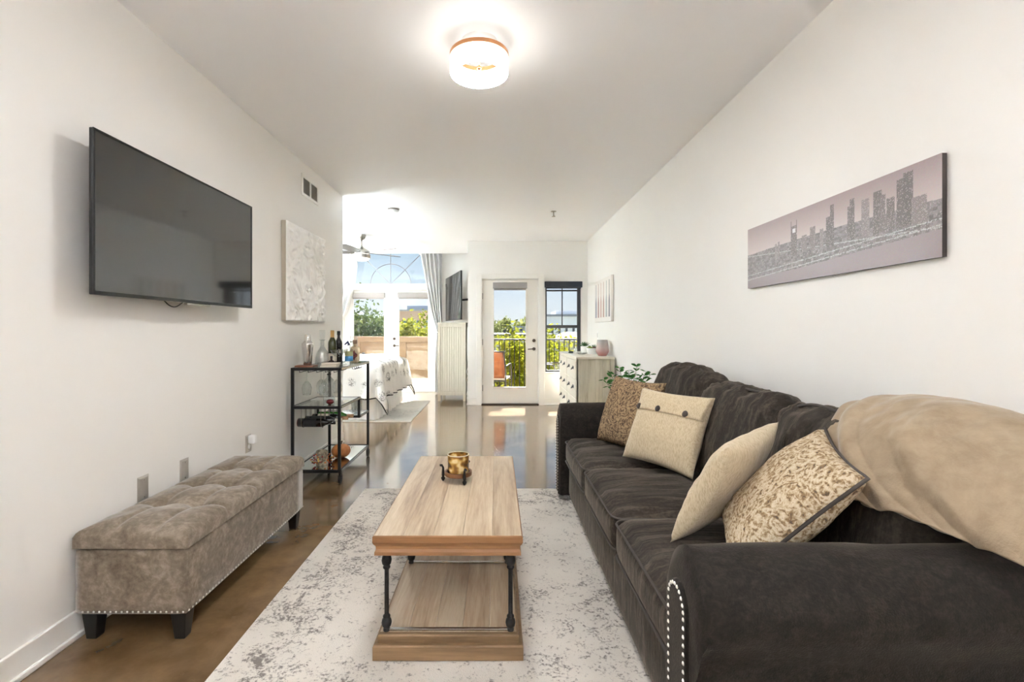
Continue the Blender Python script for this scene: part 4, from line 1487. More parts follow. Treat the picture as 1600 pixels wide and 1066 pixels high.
GLASS_UP = [(.0, .0), (.032, .001), (.033, .004), (.008, .008), (.0045, .02), (.0045, .075), (.012, .085), (.032, .11), (.039, .14), (.036, .175), (.031, .20), (.0295, .20), (.0345, .175), (.0375, .14), (.030, .112), (.008, .088), (.0, .086)]
t0 = None
for k, (x, y, lb) in enumerate([(-1.568, 3.99, 'upside-down wine glass hanging alone close to the wall under the cart top'), (-1.428, 3.99, 'upside-down wine glass hanging foremost in the middle of the cart rack'),
                                (-1.498, 4.12, 'upside-down wine glass hanging behind the foremost one, closer to the wall'), (-1.358, 4.12, 'upside-down wine glass hanging behind the foremost one, closer to the room')]):
    o = MB().lathe((x, y, 0), [(r_, .914 - z) for r_, z in GLASS_UP], 24).build('wine_glass', 'thin_glass', smooth=True)
    tag(o, lb, 'wine glass', 'wine glasses hanging under the cart top')

ZT = .9452
# wooden board, shaker, decanter and bottles on the top shelf
t = tag(MB().rbox((-1.575, 4.0, ZT + .008), (.15, .12, .016), .004, 2).build('serving_board', plain('reddish_wood', rgb(132, 82, 58), .4)), 'small reddish wooden board under the cocktail shaker', 'board')
zb = ZT + .0165
t = thing('cocktail_shaker', 'polished steel cocktail shaker on the wooden board', 'cocktail shaker', (-1.565, 4.0, zb))
MB().lathe((-1.565, 4.0, zb), [(.0, 0), (.030, 0), (.033, .006), (.046, .165), (.046, .172)], 32).build('body', 'chrome', t, smooth=True, angle=50)
MB().lathe((-1.565, 4.0, zb), [(.047, .170), (.047, .178), (.028, .198), (.026, .200)], 32).build('strainer', 'chrome', t, smooth=True, angle=50)
MB().lathe((-1.565, 4.0, zb), [(.026, .200), (.0235, .250), (.021, .252), (.0, .253)], 32).build('cap', 'chrome', t, smooth=True, angle=50)
t = thing('decanter', 'clear cut-glass decanter with tall stopper on the cart top', 'decanter', (-1.475, 4.09, ZT))
MB().lathe((-1.475, 4.09, ZT), [(.0, 0), (.055, 0), (.060, .008), (.056, .07), (.045, .12), (.024, .150), (.016, .17), (.016, .215), (.026, .225), (.024, .226), (.013, .215), (.013, .17), (.02, .15), (.04, .12), (.052, .07), (.055, .012), (.0, .010)], 12).build('flask', 'thin_glass', t, smooth=False)
MB().lathe((-1.475, 4.09, ZT), [(.012, .215), (.012, .228), (.022, .24), (.026, .30), (.02, .305), (.0, .306)], 10).build('stopper', 'thin_glass', t)


def bottle(name, label, cat, x, y, prof, parts, mat, group='bottles on the cart top', z=ZT):
    t = thing(name, label, cat, (x, y, z), group)
    MB().lathe((x, y, z), prof, 24).build('body', mat, t, smooth=True, angle=50)
    for nm, pr, mt in parts:
        MB().lathe((x, y, z), pr, 24, cap=pr[0][0] < 1e-6 or pr[-1][0] < 1e-6).build(nm, mt, t, smooth=True, angle=50)
    return t


bottle('wine_bottle', 'olive green wine bottle with gold foil neck standing on the cart', 'wine bottle', -1.455, 4.28, [(r_, z) for r_, z in BOTTLE],
       [('neck_foil', [(.0165, .225), (.0165, .302), (.0, .304)], 'foil_gold'), ('label_band', [(.0375, .03), (.0375, .10)], 'label_cream')], 'olive_glass')
bottle('wine_bottle', 'slim dark bottle with black cap behind the olive wine bottle', 'wine bottle', -1.445, 4.42, [(r_ * .85, z * .97) for r_, z in BOTTLE], [('cap', [(.015, .26), (.015, .296), (0, .297)], 'label_black')], 'wine_dark')
bottle('bitters_bottle', 'small dark brown bottle with stubby neck in front of the glasses', 'bottle', -1.395, 4.08, [(.0, 0), (.024, 0), (.025, .003), (.025, .038), (.020, .046), (.009, .052), (.009, .078), (.0, .079)], [('cap', [(.0095, .07), (.0095, .085), (0, .086)], 'label_black')], plain('brown_bottle', rgb(52, 34, 28), .15))
for k, (x, y, lb) in enumerate([(-1.385, 4.16, 'clear coupe glass beside the decanter on the cart'), (-1.312, 4.10, 'clear coupe glass beside the blue-spouted bottle'), (-1.385, 4.36, 'clear coupe glass in front of the dark slim bottle')]):
    o = MB().lathe((x, y, ZT), [(.0, 0), (.030, .001), (.030, .004), (.006, .008), (.005, .07), (.010, .078), (.036, .11), (.044, .135), (.0425, .135), (.034, .112), (.008, .08), (.0, .079)], 16).build('coupe_glass', 'thin_glass')
    tag(o, lb, 'glass', 'coupe glasses on the cart top')
for k in range(3):
    o = MB().rbox((-1.375 + .004 * k, 3.985 + .003 * k, ZT + .006 + .0125 * k), (.13, .10, .012), .004, 2).build('coaster', plain('cream_coaster', rgb(226, 216, 200), .7))
    tag(o, ('lowest', 'middle', 'topmost')[k] + ' of three cream coasters stacked at the cart front', 'coaster', 'coasters stacked on the cart')
t = bottle('spirit_bottle', 'clear bottle with blue pour spout and blue motif', 'bottle', -1.315, 4.30, [(.0, 0), (.034, 0), (.036, .004), (.036, .12), (.02, .15), (.012, .16), (.012, .18), (.0, .18)], [('label_band', [(.0363, .03), (.0363, .075)], plain('blue_motif', rgb(72, 140, 190), .5)), ('label_band', [(.0363, .075), (.0363, .115)], plain('olive_motif', rgb(176, 176, 130), .5))], 'thin_glass')
MB().tube([(-1.315, 4.30, ZT + .17), (-1.325, 4.30, ZT + .20), (-1.35, 4.29, ZT + .175)], [.012, .014, .006], 8).build('pour_spout', plain('navy_plastic', rgb(40, 50, 96), .4), t, smooth=True)
t = thing('ceramic_bottle', 'tan ceramic bottle with painted purple figure on the cart', 'bottle', (-1.335, 4.55, ZT), 'bottles on the cart top')
MB().rbox((-1.335, 4.55, ZT + .075), (.082, .07, .15), .018, 4).build('body', plain('tan_ceramic', rgb(214, 196, 164), .4), t, smooth=True)
MB().lathe((-1.335, 4.55, ZT), [(.016, .148), (.014, .165), (.014, .178), (.0, .18)], 16).build('neck', plain('tan_ceramic_neck', rgb(206, 186, 152), .4), t, smooth=True)
MB().lathe((-1.335, 4.55, ZT), [(.019, .176), (.019, .212), (.0, .213)], 16).build('cap', plain('taupe_stopper', rgb(136, 112, 92), .6), t, smooth=True, angle=40)
mb = MB()
mb.prism([(-1.335 + .026 * math.cos(a) * (1 + .35 * math.cos(3 * a)), ZT + .07 + .042 * math.sin(a) * (1 + .2 * math.cos(5 * a))) for a in [i * 2 * PI / 30 for i in range(30)]], 'Y', 4.5135, 4.5165)
mb.build('painted_figure', mottled('purple_painting', [(.4, rgb(84, 56, 92)), (.5, rgb(120, 70, 76)), (.6, rgb(170, 96, 60))], 60, .5), t)
t = bottle('small_bottle', 'small clear bottle with grey cap at the far cart corner', 'bottle', -1.285, 4.66, [(.0, 0), (.024, 0), (.026, .004), (.026, .055), (.014, .068), (.012, .078), (.0, .078)], [('cap', [(.014, .072), (.014, .088), (0, .089)], plain('grey_cap', rgb(150, 156, 168), .4))], 'thin_glass')
t = bottle('clear_bottle', 'tall clear bottle with black script standing by the wall', 'bottle', -1.385, 4.68, [(.0, 0), (.036, 0), (.038, .004), (.038, .22), (.034, .235), (.034, .25), (.032, .25), (.032, .235), (.035, .22), (.035, .006), (0, .006)], [], 'thin_glass')
for k in range(7):
    a = -PI / 2 + (k - 3) * .22
    MB().tube(bezier([(-1.385 + .0385 * math.cos(a), 4.68 + .0385 * math.sin(a), ZT + .188), (-1.385 + .0388 * math.cos(a + .06), 4.68 + .0388 * math.sin(a + .06), ZT + .198), (-1.385 + .0385 * math.cos(a + .12), 4.68 + .0385 * math.sin(a + .12), ZT + .188), (-1.385 + .0385 * math.cos(a + .2), 4.68 + .0385 * math.sin(a + .2), ZT + .188)], 4), .0016, 5).build('script_mark', 'label_black', t)

# middle shelf: clear bottle and red knob, glasses on the step
ZM = .6345
t = bottle('glass_jug', 'wide clear bottle with swing-top on the middle cart shelf', 'bottle', -1.462, 4.215, [(.0, 0), (.048, 0), (.050, .004), (.050, .15), (.040, .18), (.018, .205), (.016, .225), (.014, .225), (.016, .205), (.037, .18), (.047, .15), (.047, .006), (0, .006)], [('stopper', [(.015, .222), (.019, .235), (.0, .243)], 'label_black')], 'thin_glass', 'glassware on the middle cart shelf', ZM)
o = MB().lathe((-1.385, 4.02, ZM), [(.0, 0), (.018, .001), (.030, .012), (.033, .022), (.026, .036), (.0, .042)], 16).build('red_stopper_ball', plain('dark_red_glass', rgb(96, 26, 30), .15), smooth=True)
tag(o, 'dark red glass ball lying on the middle cart shelf', 'ornament')
for k, (x, y) in enumerate([(-1.34, 4.58), (-1.34, 4.68)]):
    o = MB().lathe((x, y, .4605), [(.0, 0), (.032, 0), (.037, .13), (.035, .13), (.030, .006), (0, .006)], 20).build('tumbler', 'thin_glass', smooth=True, angle=40)
    tag(o, ('clear tumbler at the front of the lower step shelf', 'clear tumbler at the back of the lower step shelf')[k], 'glass', 'tumblers on the step shelf')

# bottom shelf: pumpkin and berry candle
ZBm = .1165


def pumpkin(x, y, z, R_, Hh):
    t = thing('pumpkin', 'small orange pumpkin with brown stem on the mirrored bottom shelf', 'pumpkin', (x, y, z))
    mb = MB()
    nu, nv = 60, 14
    for j in range(nv + 1):
        ph = -PI / 2 + PI * j / nv
        for i in range(nu):
            th = 2 * PI * i / nu
            k = 1 - .13 * abs(math.sin(th * 5)) ** .0 * (0) - .10 * (1 - abs(math.sin(th * 5)) ** .6)
            r_ = R_ * math.cos(ph) ** .8 * k if abs(math.cos(ph)) > 1e-6 else 0
            mb.v.append((x + r_ * math.cos(th), y + r_ * math.sin(th), z + Hh / 2 + Hh / 2 * math.sin(ph) * (1 - .12 * math.cos(ph) ** 8 * 0)))
    for j in range(nv):
        for i in range(nu):
            q = (i + 1) % nu
            mb.f.append((j * nu + i, j * nu + q, (j + 1) * nu + q, (j + 1) * nu + i))
    mb.build('flesh', mottled('orange_skin', [(.35, rgb(166, 98, 48)), (.65, rgb(198, 128, 70))], 20, .6), t, smooth=True)
    MB().tube([(x, y, z + Hh * .95), (x + .002, y, z + Hh + .012), (x + .010, y, z + Hh + .026)], [.010, .007, .008], 8).build('stem', plain('brown_stem', rgb(74, 60, 46), .8), t, smooth=True)


pumpkin(-1.385, 4.30, ZBm, .082, .12)
t = thing('autumn_candle', 'glass candle jar wreathed in red berries and autumn leaves on bottom shelf', 'candle', (-1.475, 4.08, ZBm))
MB().lathe((-1.475, 4.08, ZBm), [(.0, 0), (.046, 0), (.047, .004), (.047, .115), (.043, .115), (.043, .09), (.0, .09)], 24).build('jar', mottled('mercury_glass', [(.4, rgb(120, 112, 96)), (.6, rgb(184, 174, 152))], 40, .3), t, smooth=True, angle=40)
rnd = random.Random(11)
BERRY = [plain('berry_red', rgb(150, 34, 34), .3), plain('berry_dark', rgb(70, 28, 30), .3), plain('berry_orange', rgb(206, 118, 54), .4)]
LEAFC = [plain('leaf_orange', rgb(190, 104, 46), .6), plain('leaf_yellow', rgb(206, 176, 92), .6), plain('leaf_brown', rgb(92, 62, 42), .7)]
me_b = None
for k in range(46):
    a = rnd.uniform(0, 2 * PI); r_ = rnd.uniform(.05, .098); z = ZBm + .012 + rnd.random() * .075 * (1.1 - (r_ - .05) * 9)
    MB().lathe((-1.475 + r_ * math.cos(a), 4.08 + r_ * math.sin(a) * .8, max(z, ZBm + .008)), [(0, -.007), (.006, -.004), (.0075, 0), (.006, .004), (0, .007)], 7).build('berry', BERRY[k % 3], t, smooth=True)
for k in range(22):
    a = rnd.uniform(0, 2 * PI); r_ = rnd.uniform(.05, .085); z = ZBm + .015 + rnd.random() * .06
    p = Vector((-1.475 + r_ * math.cos(a), 4.08 + r_ * math.sin(a) * .8, z))
    q = Matrix.Rotation(rnd.uniform(-1, 1), 3, 'X') @ Matrix.Rotation(a, 3, 'Z')
    vs = [p + q @ Vector(v_) for v_ in ((-.016, 0, 0), (0, -.008, .003), (.018, 0, 0), (0, .008, .003))]
    vs += [v_ + Vector((0, 0, .0012)) for v_ in vs]
    MB().add(vs, [(3, 2, 1, 0), (4, 5, 6, 7), (0, 1, 5, 4), (1, 2, 6, 5), (2, 3, 7, 6), (3, 0, 4, 7)]).build('leaf', LEAFC[k % 3], t)

# ------------------------------------------------------------------ dresser by the window
QX0, QX1, QY0, QY1, QH = 1.016, 1.497, 6.13, 7.80, .909
t = thing('dresser', 'cream six-drawer dresser with wooden end panel under the bottle canvas', 'dresser', ((QX0 + QX1) / 2, (QY0 + QY1) / 2, 0))
MB().box(QX0 - .006, QX1 + .003, QY0 - .008, QY1 + .008, QH - .028, QH).build('top', 'creamdresser', t, bevel=.004)
m = MB().box(QX0, QX0 + .055, QY0, QY0 + .04, 0, QH - .028).box(QX1 - .055, QX1, QY0, QY0 + .04, 0, QH - .028).box(QX0 + .055, QX1 - .055, QY0, QY0 + .04, .06, .12)
m.build('end_frame', 'whitewood', t, bevel=.003)
for k in range(4):
    a = QX0 + .055 + (QX1 - QX0 - .11) * k / 4; b = QX0 + .055 + (QX1 - QX0 - .11) * (k + 1) / 4
    MB().box(a + .001, b - .001, QY0 + .022, QY0 + .036, .10, QH - .028).build('end_plank', 'whitewood', t, bevel=.001, seg=1)
m = MB().box(QX0 + .02, QX1, QY0 + .04, QY1, .06, QH - .03)
m.build('carcass', 'creamdresser', t)
m = MB()
for y0_, y1_ in ((QY0, QY0 + .045), (QY1 - .045, QY1), (6.945, 6.985)):
    m.box(QX0, QX0 + .02, y0_, y1_, 0 if y0_ != 6.945 else .08, QH - .028)
m.box(QX0, QX0 + .02, QY0, QY1, .06, .11).box(QX0, QX0 + .02, QY0, QY1, QH - .05, QH - .028)
m.build('face_frame', 'creamdresser', t, bevel=.002)
for c_, (ya, yb) in enumerate(((6.18, 6.942), (6.988, 7.752))):
    for r_ in range(3):
        z0_, z1_ = .118 + r_ * .248, .118 + r_ * .248 + .242
        d = MB().box(QX0 - .006, QX0 + .014, ya + .003, yb - .003, z0_, z1_).build('drawer', 'creamdresser', t, bevel=.003)
        for f_ in (.27, .73):
            y = ya + (yb - ya) * f_; z = (z0_ + z1_) / 2 + .01
            hm = MB().box(QX0 - .009, QX0 - .006, y - .046, y + .046, z - .008, z + .034)
            # cup pull: half dome
            hm.grid(lambda a, b, y=y, z=z: (QX0 - .008 - .030 * math.sin(PI / 2 * b) * math.sin(PI * a), y - .044 * math.cos(PI * a) , z + .026 - .044 * b * (.35 + .65 * math.sin(PI * a))), 12, 6)
            hm.build('cup_pull', 'blackmetal', d, smooth=True, angle=50)

t = thing('ombre_vase', 'grey to pink ombre glass vase on the dresser corner', 'vase', (1.405, 6.42, QH))
tm = NT('ombre_glass')
sp = tm.n('ShaderNodeSeparateXYZ'); tm.l(tm.coord('Object'), sp.inputs[0])
tm.set(col=tm.ramp(tm.math('DIVIDE', sp.outputs['Z'], .215), [(.1, rgb(168, 118, 114)), (.5, rgb(176, 158, 154)), (.9, rgb(164, 160, 160))]), rough=.35)
tm.bump(tm.noise(tm.coord('Object'), 140, 3), .5, .004)
MB().lathe((1.405, 6.42, QH + .0005), [(.0, 0), (.055, 0), (.085, .05), (.088, .06), (.068, .212), (.064, .212), (.080, .06), (.05, .012), (.0, .010)], 32).build('vessel', tm.m, t, smooth=True, angle=50)


def succulent(t, x, y, z, n, L, W, mat, tilt=.5):
    for k in range(n):
        a = k * 2.399
        f_ = k / n
        el = .25 + 1.15 * f_
        d = Vector((math.cos(a) * math.cos(el), math.sin(a) * math.cos(el), math.sin(el)))
        s = Vector((-math.sin(a), math.cos(a), 0))
        p = Vector((x, y, z)) + d * .006
        l_ = L * (1 - .35 * f_)
        nn = d.cross(s).normalized()
        vs = [p, p + d * l_ * .5 + s * W + nn * W * .4, p + d * l_, p + d * l_ * .5 - s * W + nn * W * .4, p + d * l_ * .5 - nn * W * .5]
        MB().add(vs, [(0, 1, 2, 3), (0, 4, 1), (1, 4, 2), (2, 4, 3), (3, 4, 0)]).build('leaf', mat, t)


sg = plain('succulent_green', rgb(62, 110, 60), .5); sl = plain('succulent_lime', rgb(142, 164, 70), .5); sr = plain('succulent_red', rgb(124, 82, 76), .5)
t = thing('potted_aloe', 'spiky aloe in small white pot on the dresser', 'potted plant', (1.315, 7.25, QH))
MB().lathe((1.315, 7.25, QH + .0005), [(.0, 0), (.045, 0), (.055, .10), (.050, .10), (.046, .085), (.0, .085)], 24).build('pot', 'white', t, smooth=True, angle=40)
succulent(t, 1.315, 7.25, QH + .085, 18, .12, .012, sg)
t = thing('succulent_bowl', 'white bowl planted with green and red succulents', 'potted plant', (1.36, 6.90, QH))
MB().lathe((1.36, 6.90, QH + .0005), [(.0, 0), (.066, 0), (.078, .085), (.072, .085), (.066, .07), (.0, .07)], 28).build('bowl', 'white', t, smooth=True, angle=40)
succulent(t, 1.33, 6.87, QH + .068, 14, .055, .014, sl)
succulent(t, 1.39, 6.875, QH + .068, 14, .05, .014, sr)
succulent(t, 1.40, 6.94, QH + .07, 14, .10, .009, plain('succulent_grey', rgb(150, 168, 146), .5))
succulent(t, 1.34, 6.94, QH + .068, 12, .06, .014, sl)
o = MB().lathe((1.19, 6.75, QH + .0005), [(.0, .0), (.04, .0), (.075, .018), (.08, .024), (.076, .024), (.04, .005), (0, .005)], 28).build('glass_dish', 'thin_glass', smooth=True, angle=40)
tag(o, 'shallow clear glass dish lying on the dresser top', 'dish')
t = thing('perfume_bottle', 'small clear perfume bottle at the window end of the dresser', 'bottle', (1.19, 7.3, QH))
MB().rbox((1.19, 7.3, QH + .032), (.05, .035, .062), .008, 3).build('flask', 'white', t, smooth=True)
MB().lathe((1.19, 7.3, QH + .063), [(.011, 0), (.011, .03), (.009, .033), (0, .033)], 14).build('cap', plain('clear_cap', rgb(210, 214, 218), .2), t, smooth=True, angle=40)
o = MB().lathe((1.10, 7.15, QH + .0005), [(0, 0), (.035, 0), (.04, .012), (.03, .03), (0, .034)], 16).build('trinket', plain('dark_trinket', rgb(86, 92, 104), .3), smooth=True)
tag(o, 'small dark round trinket on the dresser edge', 'trinket')

# ------------------------------------------------------------------ eucalyptus behind the sofa arm
t = thing('potted_eucalyptus', 'leafy green eucalyptus plant behind the far sofa arm', 'potted plant', (1.12, 4.12, 0))
MB().lathe((1.12, 4.12, 0), [(.0, 0), (.11, 0), (.125, .01), (.15, .34), (.138, .34), (.13, .30), (.0, .30)], 28).build('pot', plain('grey_pot', rgb(168, 162, 152), .6), t, smooth=True, angle=40)
MB().lathe((1.12, 4.12, 0), [(.0, .301), (.128, .301), (.128, .305), (.0, .312)], 24).build('soil', plain('soil', rgb(58, 46, 38), .95), t)
rnd = random.Random(4)
lmesh = None
stems_to = [(-.15, .0, .88), (-.19, .05, .82), (-.08, -.03, .93), (.00, -.02, .91), (.07, -.02, .94), (.14, -.05, .90), (.19, .0, .87), (.05, .05, .86), (-.03, .03, .84), (.11, .03, .84), (-.11, .06, .79)]
LM = bpy.data.meshes.new('leaf')
pr = [(0, 0, 0), (.012, .012, .002), (.026, .016, .004), (.040, .010, .002), (.046, 0, 0), (.040, -.010, .002), (.026, -.016, .004), (.012, -.012, .002), (.024, 0, -.002)]
LM.from_pydata(pr, [], [(i, (i + 1) % 8, 8) for i in range(8)])
LM.materials.append(MAT['eucalyptus'])
for (dx, dy, z) in stems_to:
    p0 = Vector((1.12 + dx * .15, 4.12 + dy * .2, .31)); p2 = Vector((1.12 + dx, 4.12 + dy, z))
    p1 = (p0 + p2) / 2 + Vector((-dx * .25, 0, .06))
    pts = bezier([p0, p1, p2], 7)
    st = MB().tube(pts, [.004 - .0025 * i / (len(pts) - 1) for i in range(len(pts))], 6).build('stem', plain('green_stem', rgb(92, 104, 62), .7), t, smooth=True)
    wl = world_loc(st)
    for i in range(5, len(pts)):
        for sgn in (-1, 1):
            o = bpy.data.objects.new('leaf', LM); COL.objects.link(o); o.parent = st
            o.location = Vector(pts[i]) - wl
            sc = rnd.uniform(.8, 1.3)
            o.scale = (sc, sc, sc)
            o.rotation_euler = (rnd.uniform(-.7, .7), rnd.uniform(-.7, .3), (PI if sgn < 0 else 0) + rnd.uniform(-.9, .9))

# ------------------------------------------------------------------ chest and TV in the bedroom
HX0, HX1, HY0, HY1, HH = -1.035, -.545, 8.50, 9.32, 1.385
t = thing('tall_chest', 'tall whitewashed wooden chest beside the french doors', 'chest', ((HX0 + HX1) / 2, (HY0 + HY1) / 2, 0))
MB().box(HX0 - .006, HX1 + .006, HY0 - .006, HY1 + .006, HH - .022, HH).build('top', 'greywash', t, bevel=.003)
for x in (HX0, HX1 - .045):
    for y in (HY0, HY1 - .045):
        MB().box(x, x + .045, y, y + .045, 0, HH - .022).build('leg', 'greywash', t, bevel=.003)
MB().box(HX0 + .045, HX1 - .045, HY0 + .004, HY0 + .03, .10, .17).box(HX0 + .045, HX1 - .045, HY0 + .004, HY0 + .03, HH - .075, HH - .022).build('side_rail', 'greywash', t, bevel=.002)
nb = 10
for k in range(nb):
    a = HX0 + .045 + (HX1 - HX0 - .09) * k / nb; b = HX0 + .045 + (HX1 - HX0 - .09) * (k + 1) / nb
    MB().box(a + .0008, b - .0008, HY0 + .014, HY0 + .028, .12, HH - .04).build('side_board', 'greywash', t, bevel=.002, seg=1)
MB().box(HX0 + .01, HX1 - .01, HY0 + .03, HY1 - .01, .10, HH - .03).build('carcass', 'greywash', t)
for r_ in range(5):
    d = MB().box(HX0 - .004, HX0 + .012, HY0 + .05, HY1 - .05, .125 + r_ * .243, .125 + r_ * .243 + .235).build('drawer', 'greywash', t, bevel=.003)
    for y in (8.72, 9.10):
        MB().lathe((HX0 - .004, y, .24 + r_ * .243), [(.0, -.026), (.012, -.024), (.014, -.016), (.006, -.008), (.006, 0)], 12, 'X').build('knob', 'nickel', d, smooth=True)

p0, p1 = Vector((-.60, 8.22, 0)), Vector((-1.0, 9.60, 0))
dv = (p1 - p0).normalized(); nv_ = Vector((-dv.y, dv.x, 0))
if nv_.x > 0:
    nv_ = -nv_
Rm = Matrix((dv, -nv_, Vector((0, 0, 1)))).transposed()
L_ = (p1 - p0).length
cc = (p0 + p1) / 2
t = thing('television', 'smaller television angled above the tall chest by the white curtain', 'television', (cc.x, cc.y, 1.42))
MB().obox(Vector((cc.x, cc.y, 1.85)), (L_, .03, .84), Rm).build('casing', 'tvblack', t, bevel=.004)
MB().obox(Vector((cc.x, cc.y, 1.852)) + nv_ * .0158, (L_ - .02, .002, .815), Rm).build('screen', 'screen', t)
MB().obox(Vector((cc.x, cc.y, 1.80)) - nv_ * .035, (L_ * .5, .045, .45), Rm).build('rear_housing', 'tvblack', t, bevel=.01)
MB().tube([Vector((cc.x, cc.y, 1.8)) - nv_ * .05, Vector((-.58, 8.75, 1.8)), (-.49, 8.62, 1.8)], .018, 8).box(-.50, -.481, 8.5, 8.74, 1.68, 1.92).build('mount_arm', 'blackmetal', t)
t = thing('power_cable', 'white and grey power cable hanging behind the tall chest', 'cable', (-.515, 8.46, .3))
MB().tube(bezier([(-.505, 8.44, 1.30), (-.51, 8.44, .9), (-.50, 8.44, .62), (-.525, 8.44, .52), (-.50, 8.44, .45), (-.52, 8.44, .38), (-.505, 8.44, .30), (-.515, 8.44, .05), (-.51, 8.44, .006)], 6), .006, 6).build('cord', 'white', t, smooth=True)

# ------------------------------------------------------------------ bed
EX1, EX0, EY0, EY1, EZ = -1.66, -3.75, 6.68, 8.42, .80
t = thing('bed', 'bed with white pleated skirt along the wall of french doors', 'bed', ((EX0 + EX1) / 2, (EY0 + EY1) / 2, 0))
MB().rbox(((EX0 + EX1) / 2, (EY0 + EY1) / 2, .62), (EX1 - EX0, EY1 - EY0, .34), .07, 8).build('mattress', 'bedskirt', t, smooth=True)
MB().box(EX0 + .02, EX1 - .04, EY0 + .04, EY1 - .04, .18, .45).build('box_spring', 'bedskirt', t)
# pleated skirt round three sides
def skirt_path(s):
    Lx, Ly = EX1 - EX0, EY1 - EY0
    tot = 2 * Lx + Ly
    d = s * tot
    if d < Lx:
        return Vector((EX0 + d, EY0, 0)), Vector((0, -1, 0))
    if d < Lx + Ly:
        return Vector((EX1, EY0 + d - Lx, 0)), Vector((1, 0, 0))
    return Vector((EX1 - (d - Lx - Ly), EY1, 0)), Vector((0, 1, 0))


def skirt(u, v):
    p, n = skirt_path(u)
    a = .012 + .018 * (1 - v)
    w = math.sin(u * 330) * .6 + math.sin(u * 131 + 1) * .4
    p = p + n * (w * a - .005 + .02 * (1 - v))
    return (p.x, p.y, .013 + v * .45)


MB().grid(skirt, 360, 6).build('bed_skirt', 'bedskirt', t, smooth=True)
for x in (EX0 + .1, EX1 - .15):
    for y in (EY0 + .15, EY1 - .15):
        MB().taper((x, y), .06, .06, .0135 if x > -2.6 else 0, .18).build('leg', 'brownwood', t)
MB().box(EX0 - .08, EX0 - .01, EY0 - .05, EY1 + .05, .0, 1.15).build('headboard', 'greywash', t, bevel=.01)


def cloth(x, y):
    """duvet: flat over the mattress, falling over three edges with a hanging corner"""
    ax = max(0, x - (EX1 + .02)); ay = max(0, (EY0 - .02) - y); by = max(0, y - (EY1 + .02))
    sy = -1 if ay > 0 else 1
    oy = max(ay, by)
    r_ = math.hypot(ax, oy)
    bx, byy = min(x, EX1 + .02), min(max(y, EY0 - .02), EY1 + .02)
    top = .835 + .025 * mnoise.fractal(Vector((x * 2.2, y * 2.2, 0)), .8, 2, 3)
    if r_ <= 0:
        e = min(EX1 + .02 - x, y - EY0 + .02, EY1 + .02 - y)
        top -= .05 * max(0, 1 - e / .14) ** 2
        return Vector((x, y, top))
    d = Vector((ax, sy * oy, 0)) / r_
    R0 = .07
    if r_ < R0 * PI / 2:
        a = r_ / R0
        out, dn = R0 * math.sin(a), R0 * (1 - math.cos(a))
    else:
        out, dn = R0, R0 + (r_ - R0 * PI / 2)
    corner = min(ax, oy) / r_
    fold = math.sin((bx + byy) * 17 + 2 * mnoise.noise(Vector((x * 3, y * 3, 2)))) * .03 * min(1, dn / .3) * (1 - corner)
    # slack at the corner spreads away from the bed and its point drags down
    out += dn * (.10 + .22 * corner) + fold
    top = .835 - .05 + .02 * mnoise.fractal(Vector((bx * 2.2, byy * 2.2, 0)), .8, 2, 3)
    return Vector((bx + d.x * out, byy + d.y * out, max(top - dn, .03)))


DXA, DXB, DYA, DYB = -3.35, EX1 + .53, EY0 - .53, EY1 + .5
nu, nv = 110, 120
o_d = thing('duvet', 'white duvet with grey floral sprays and dark piped hem on the bed', 'duvet', (-2.4, 7.6, .8))
MB().grid(lambda a, b: tuple(cloth(DXA + (DXB - DXA) * a, DYA + (DYB - DYA) * b)), nu, nv).build('cover', 'floral', o_d, smooth=True, solid=.012)
edge = [cloth(DXA + (DXB - DXA) * i / 60, DYA) for i in range(61)] + [cloth(DXB, DYA + (DYB - DYA) * i / 60) for i in range(1, 61)] + [cloth(DXB - (DXB - DXA) * i / 60, DYB) for i in range(1, 61)]
MB().tube(edge, .010, 6).build('piping', plain('charcoal_hem', rgb(58, 55, 54), .8), o_d, smooth=True)


# ------------------------------------------------------------------ curtains
def curtain(name, label, x_out, zs, x_in, yc, nf, zmax=3.12):
    """x_in(z) inner edge, x_out outer edge; folds between"""
    def fn(u, v):
        z = .03 + (zmax - .03) * v
        xi = np.interp(z, zs, x_in)
        x = x_out + (xi - x_out) * u
        tight = abs(xi - x_out)
        amp = .018 + .035 * min(1, tight / .4)
        y = yc + amp * math.sin(u * 2 * PI * nf + 1.2 * math.sin(z * 1.3)) + .008 * math.sin(u * 23 + z * 4)
        return (x + .006 * math.sin(z * 5 + u * 9), y, z)
    t = thing(name, label, 'curtain', (x_out, yc, 0), 'curtains at the french doors')
    MB().grid(fn, 90, 70).build('panel', 'curtain', t, smooth=True, solid=.003)
    xi = float(np.interp(1.22, zs, x_in))
    x0_, x1_ = sorted((x_out, xi))
    pts = [((x0_ + x1_) / 2 + ((x1_ - x0_) / 2 + .015) * math.cos(a), yc + .055 * math.sin(a), 1.22 + .015 * math.cos(a)) for a in [i * 2 * PI / 24 for i in range(24)]]
    MB().tube(pts, .012, 6, closed=True).build('tieback', 'curtain', t, smooth=True)
    return t


